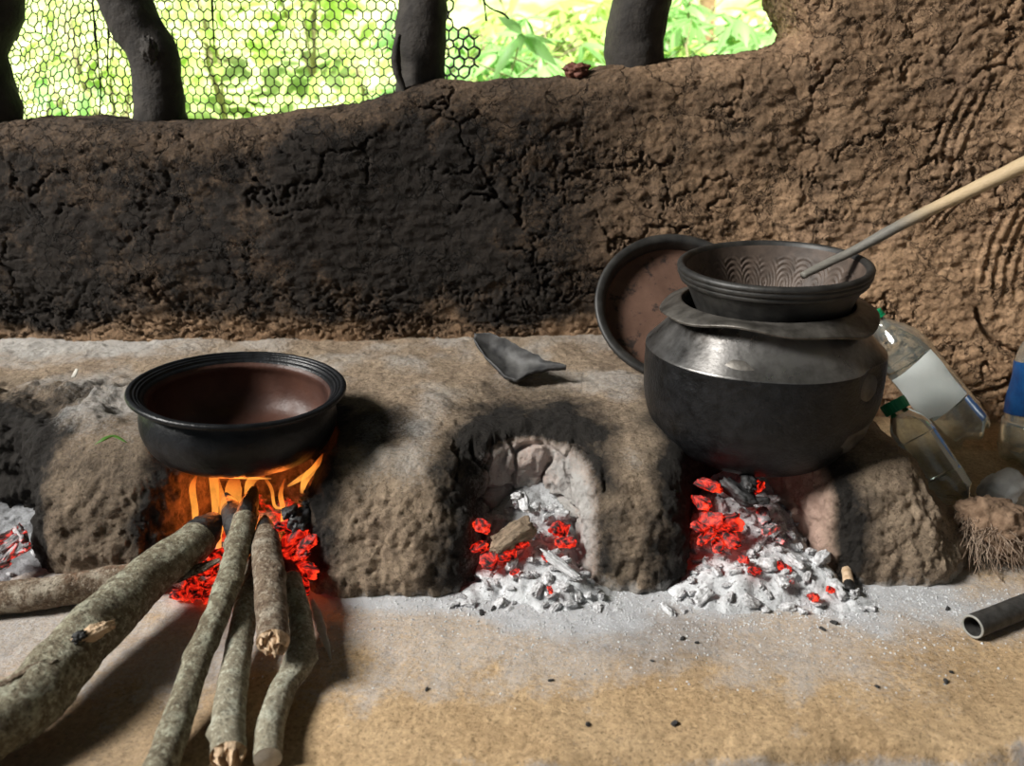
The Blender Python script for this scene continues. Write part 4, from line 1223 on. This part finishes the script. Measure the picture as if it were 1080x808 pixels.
p = P(1052, 570, z=.03)
root = thing('coconut_husk', 'brown fibrous coconut husk on the floor at the right edge', 'husk', (p.x + .01, p.y + .02, 0))
o = obj('husk', lump('husk', (.062, .048, .040), .25, 1.8, 4.2, .1, ICO4), M['husk'], root); o.location = (0, 0, .036); o.rotation_euler = (0, .35, .3)
mb = MB()
for _ in range(520):
    a = random.gauss(PI * 1.05, .9); el = random.uniform(-.35, .8)
    d0 = Vector((cos(a) * cos(el) * .058, sin(a) * cos(el) * .045, .036 + sin(el) * .036))
    tang = Vector((-sin(a) * random.choice((-1, 1)), cos(a), 0)).normalized()
    ln_ = random.uniform(.02, .06); pts = [d0]
    dr = (tang * .8 + Vector((cos(a), sin(a), 0)) * random.uniform(.1, .9) + Vector((0, 0, random.uniform(-.5, .4)))).normalized()
    for k in range(3):
        dr = (dr + Vector((random.gauss(0, .3), random.gauss(0, .3), -.25))).normalized(); q = pts[-1] + dr * ln_ / 3; q.z = max(q.z, .004); pts.append(q)
    rr = random.uniform(.00025, .0006)
    for a_, b_ in zip(pts[:-1], pts[1:]): mb.add(*prism(a_, b_, rr, 3))
o = obj('fibres', mb.mesh('fibres'), M['fibre'], root); o['kind'] = 'stuff'; o['label'] = 'loose straw-coloured fibres'

p0 = P(1026, 661, z=.014); p1 = P(1180, 600, z=.016)
root = thing('blow_pipe', 'dark hollow pipe lying on the floor at the lower right edge', 'pipe', (p0.x, p0.y, 0))
a = p0 - root.location; b = p1 - root.location
V, c, t = tube_rings([a, a.lerp(b, .5), b], [.0138, .0138, .0138], 32, .006, .02, 60, 1); v, f = ring_mesh(V); obj('tube', mesh_np('tube', v, f), M['pipe'], root)
V2, c2, _ = tube_rings([a, a.lerp(b, .5), b], [.0112, .0112, .0112], 32, .006); v, f = ring_mesh(V2[:, ::-1]); obj('bore', mesh_np('bore', v, f), M['pipe'], root)
d = np.array((b - a).normalized())
A = np.array([V[0], c[0] + (V[0] - c[0]) * .97 - d * .0012, c[0] + (V2[0] - c2[0]) * 1.03 - d * .0012, V2[0]])
v, f = ring_mesh(A[:, ::-1]); obj('worn_edge', mesh_np('worn_edge', v, f), M['pipe_end'], root)['label'] = 'pale worn pipe edge'

# ------------------------------------------------------------------ small things on the ledge and sill
def leaf_strip(name, label, cat, pts, wid, mat):
    base = Vector(pts[0]); V, c, t = tube_rings([Vector(q) - base for q in pts], wid, 8, .004, .1, 70, 1, .25)
    v, f = ring_mesh(V, True, True); o = obj(name, mesh_np(name, v, f), mat); o.location = base; tag(o, label, cat)


leaf_strip('fallen_leaf', 'small green leaf scrap lying on the leftmost clay mound', 'leaf', [P(100, 469, z=.168), P(108, 464, z=.174), P(120, 460, z=.174), P(134, 467, z=.168)], [.001, .005, .004, .001], M['green_leaf'])
leaf_strip('twig', 'short pale twig stub on the ledge left of the clay pot', 'twig', [P(77, 398, z=.163), P(79, 394, z=.166), P(81, 389, z=.172)], [.003, .0036, .003], M['twig'])
p = P(608, 73, y=1.535)
o = obj('clay_crumb', lump('clay_crumb', (.022, .016, .012), .5, 2.2, 1.0, .2), M['dead_leaf']); o.location = (p.x, 1.535, p.z - .002)
tag(o, 'reddish brown clod lying on the sill between the two right posts', 'clod')

# ------------------------------------------------------------------ plants outside
def leaf_V(length, width, droop):
    n = 6; u = np.linspace(0, 1, n); w = width * np.sin(np.pi * u ** .8) ** .9 + .0005
    V = []
    for i in range(n):
        z = -droop * u[i] ** 2 * length
        V += [(u[i] * length, -w[i], z - w[i] * .3), (u[i] * length, 0, z + w[i] * .15), (u[i] * length, w[i], z - w[i] * .3)]
    F = []
    for i in range(n - 1):
        for j in range(2): F.append((i * 3 + j, i * 3 + 3 + j, i * 3 + 4 + j, i * 3 + 1 + j))
    return np.array(V), F


def plant(x, y, height, nleaf, size, lmat, label, group, spread=.45, palm=True):
    z0 = ground_z(x, y)
    root = thing('leafy_shrub', label, 'shrub', (x, y, z0), group)
    mb = MB(); st = MB()
    stems = []
    for k in range(5):
        a = random.uniform(0, 2 * PI); q = Vector((cos(a) * spread * random.uniform(.1, .6), sin(a) * spread * random.uniform(.1, .6), height * random.uniform(.7, 1)))
        m_ = q * .5 + Vector((random.gauss(0, .04), random.gauss(0, .04), .03)); stems.append((Vector((0, 0, 0)), m_, q))
        st.add(*prism((0, 0, 0), m_, .011, 6, .008)); st.add(*prism(m_, q, .008, 6, .004))
    for k in range(nleaf):
        s_ = random.choice(stems); t = random.uniform(.25, 1)
        b = s_[0].lerp(s_[1], t * 2) if t < .5 else s_[1].lerp(s_[2], t * 2 - 1)
        a = random.uniform(0, 2 * PI); ln = random.uniform(.08, .26) * (spread / .45)
        tip = b + Vector((cos(a) * ln, sin(a) * ln, random.uniform(0, .14)))
        st.add(*prism(b, tip, .003, 4, .002))
        nl = random.choice((5, 6, 7)) if palm else 1
        for i in range(nl):
            L_ = size * random.uniform(.75, 1.15) * (1 - .25 * abs(i - (nl - 1) / 2) / max(1, nl / 2))
            V, F = leaf_V(L_, L_ * random.uniform(.11, .15) if palm else L_ * .24, random.uniform(.25, .75))
            az = a + (i - (nl - 1) / 2) * .62 + random.gauss(0, .08)
            Mx = Matrix.Translation(tip) @ Matrix.Rotation(az, 4, 'Z') @ Matrix.Rotation(random.gauss(.12, .3), 4, 'Y') @ Matrix.Rotation(random.gauss(0, .35), 4, 'X')
            Mn = np.array(Mx); mb.add(V @ Mn[:3, :3].T + Mn[:3, 3], F)
    obj('leaves', mb.mesh('leaves'), lmat, root); obj('stems', st.mesh('stems'), M['stem'], root)


GN = 'leafy shrubs beyond the open gap'
for (px, y, h, nl, sz, mat) in ((520, 3.0, .85, 46, .15, 'leaf'), (590, 2.7, .72, 46, .14, 'leaf'), (640, 3.3, .95, 50, .16, 'leaf_lime'), (560, 3.7, 1.0, 50, .17, 'leaf_lime'), (790, 2.9, .85, 44, .15, 'leaf'), (840, 3.4, .95, 46, .16, 'leaf_lime'), (715, 3.8, 1.0, 44, .17, 'leaf')):
    plant(P(px, 60, y=y).x, y, h - ground_z(0, y) * .6, int(nl * 1.7), sz, M[mat], 'green shrub with finger-like leaves seen through the gaps right of the netting', GN)
GN2 = 'shrubs behind the netting'
for (px, y, h, nl, sz, mat) in ((30, 3.6, .8, 60, .12, 'leaf'), (110, 4.2, .85, 60, .14, 'leaf_lime'), (230, 4.8, .7, 50, .16, 'leaf_lime'), (330, 5.2, .8, 50, .18, 'leaf_lime'), (400, 4.2, .7, 50, .14, 'leaf_lime')):
    plant(P(px, 60, y=y).x, y, h, nl, sz, M[mat], 'blurred yellow-green shrub seen through the netting', GN2, .5, False)
pt = P(742, 50, y=4.6)
V, c, t = tube_rings([(pt.x, 4.6, ground_z(0, 4.6) - .02), (pt.x + .01, 4.6, .8), (pt.x - .01, 4.62, 1.6), (pt.x + .03, 4.6, 2.6)], [.045, .042, .038, .03], 14, .05, .08, 12, 2)
v, f = ring_mesh(V, True, True); tag(obj('tree_trunk', mesh_np('tree_trunk', v, f), M['trunk']), 'thin tan tree trunk seen in the right gap between post and column', 'tree')
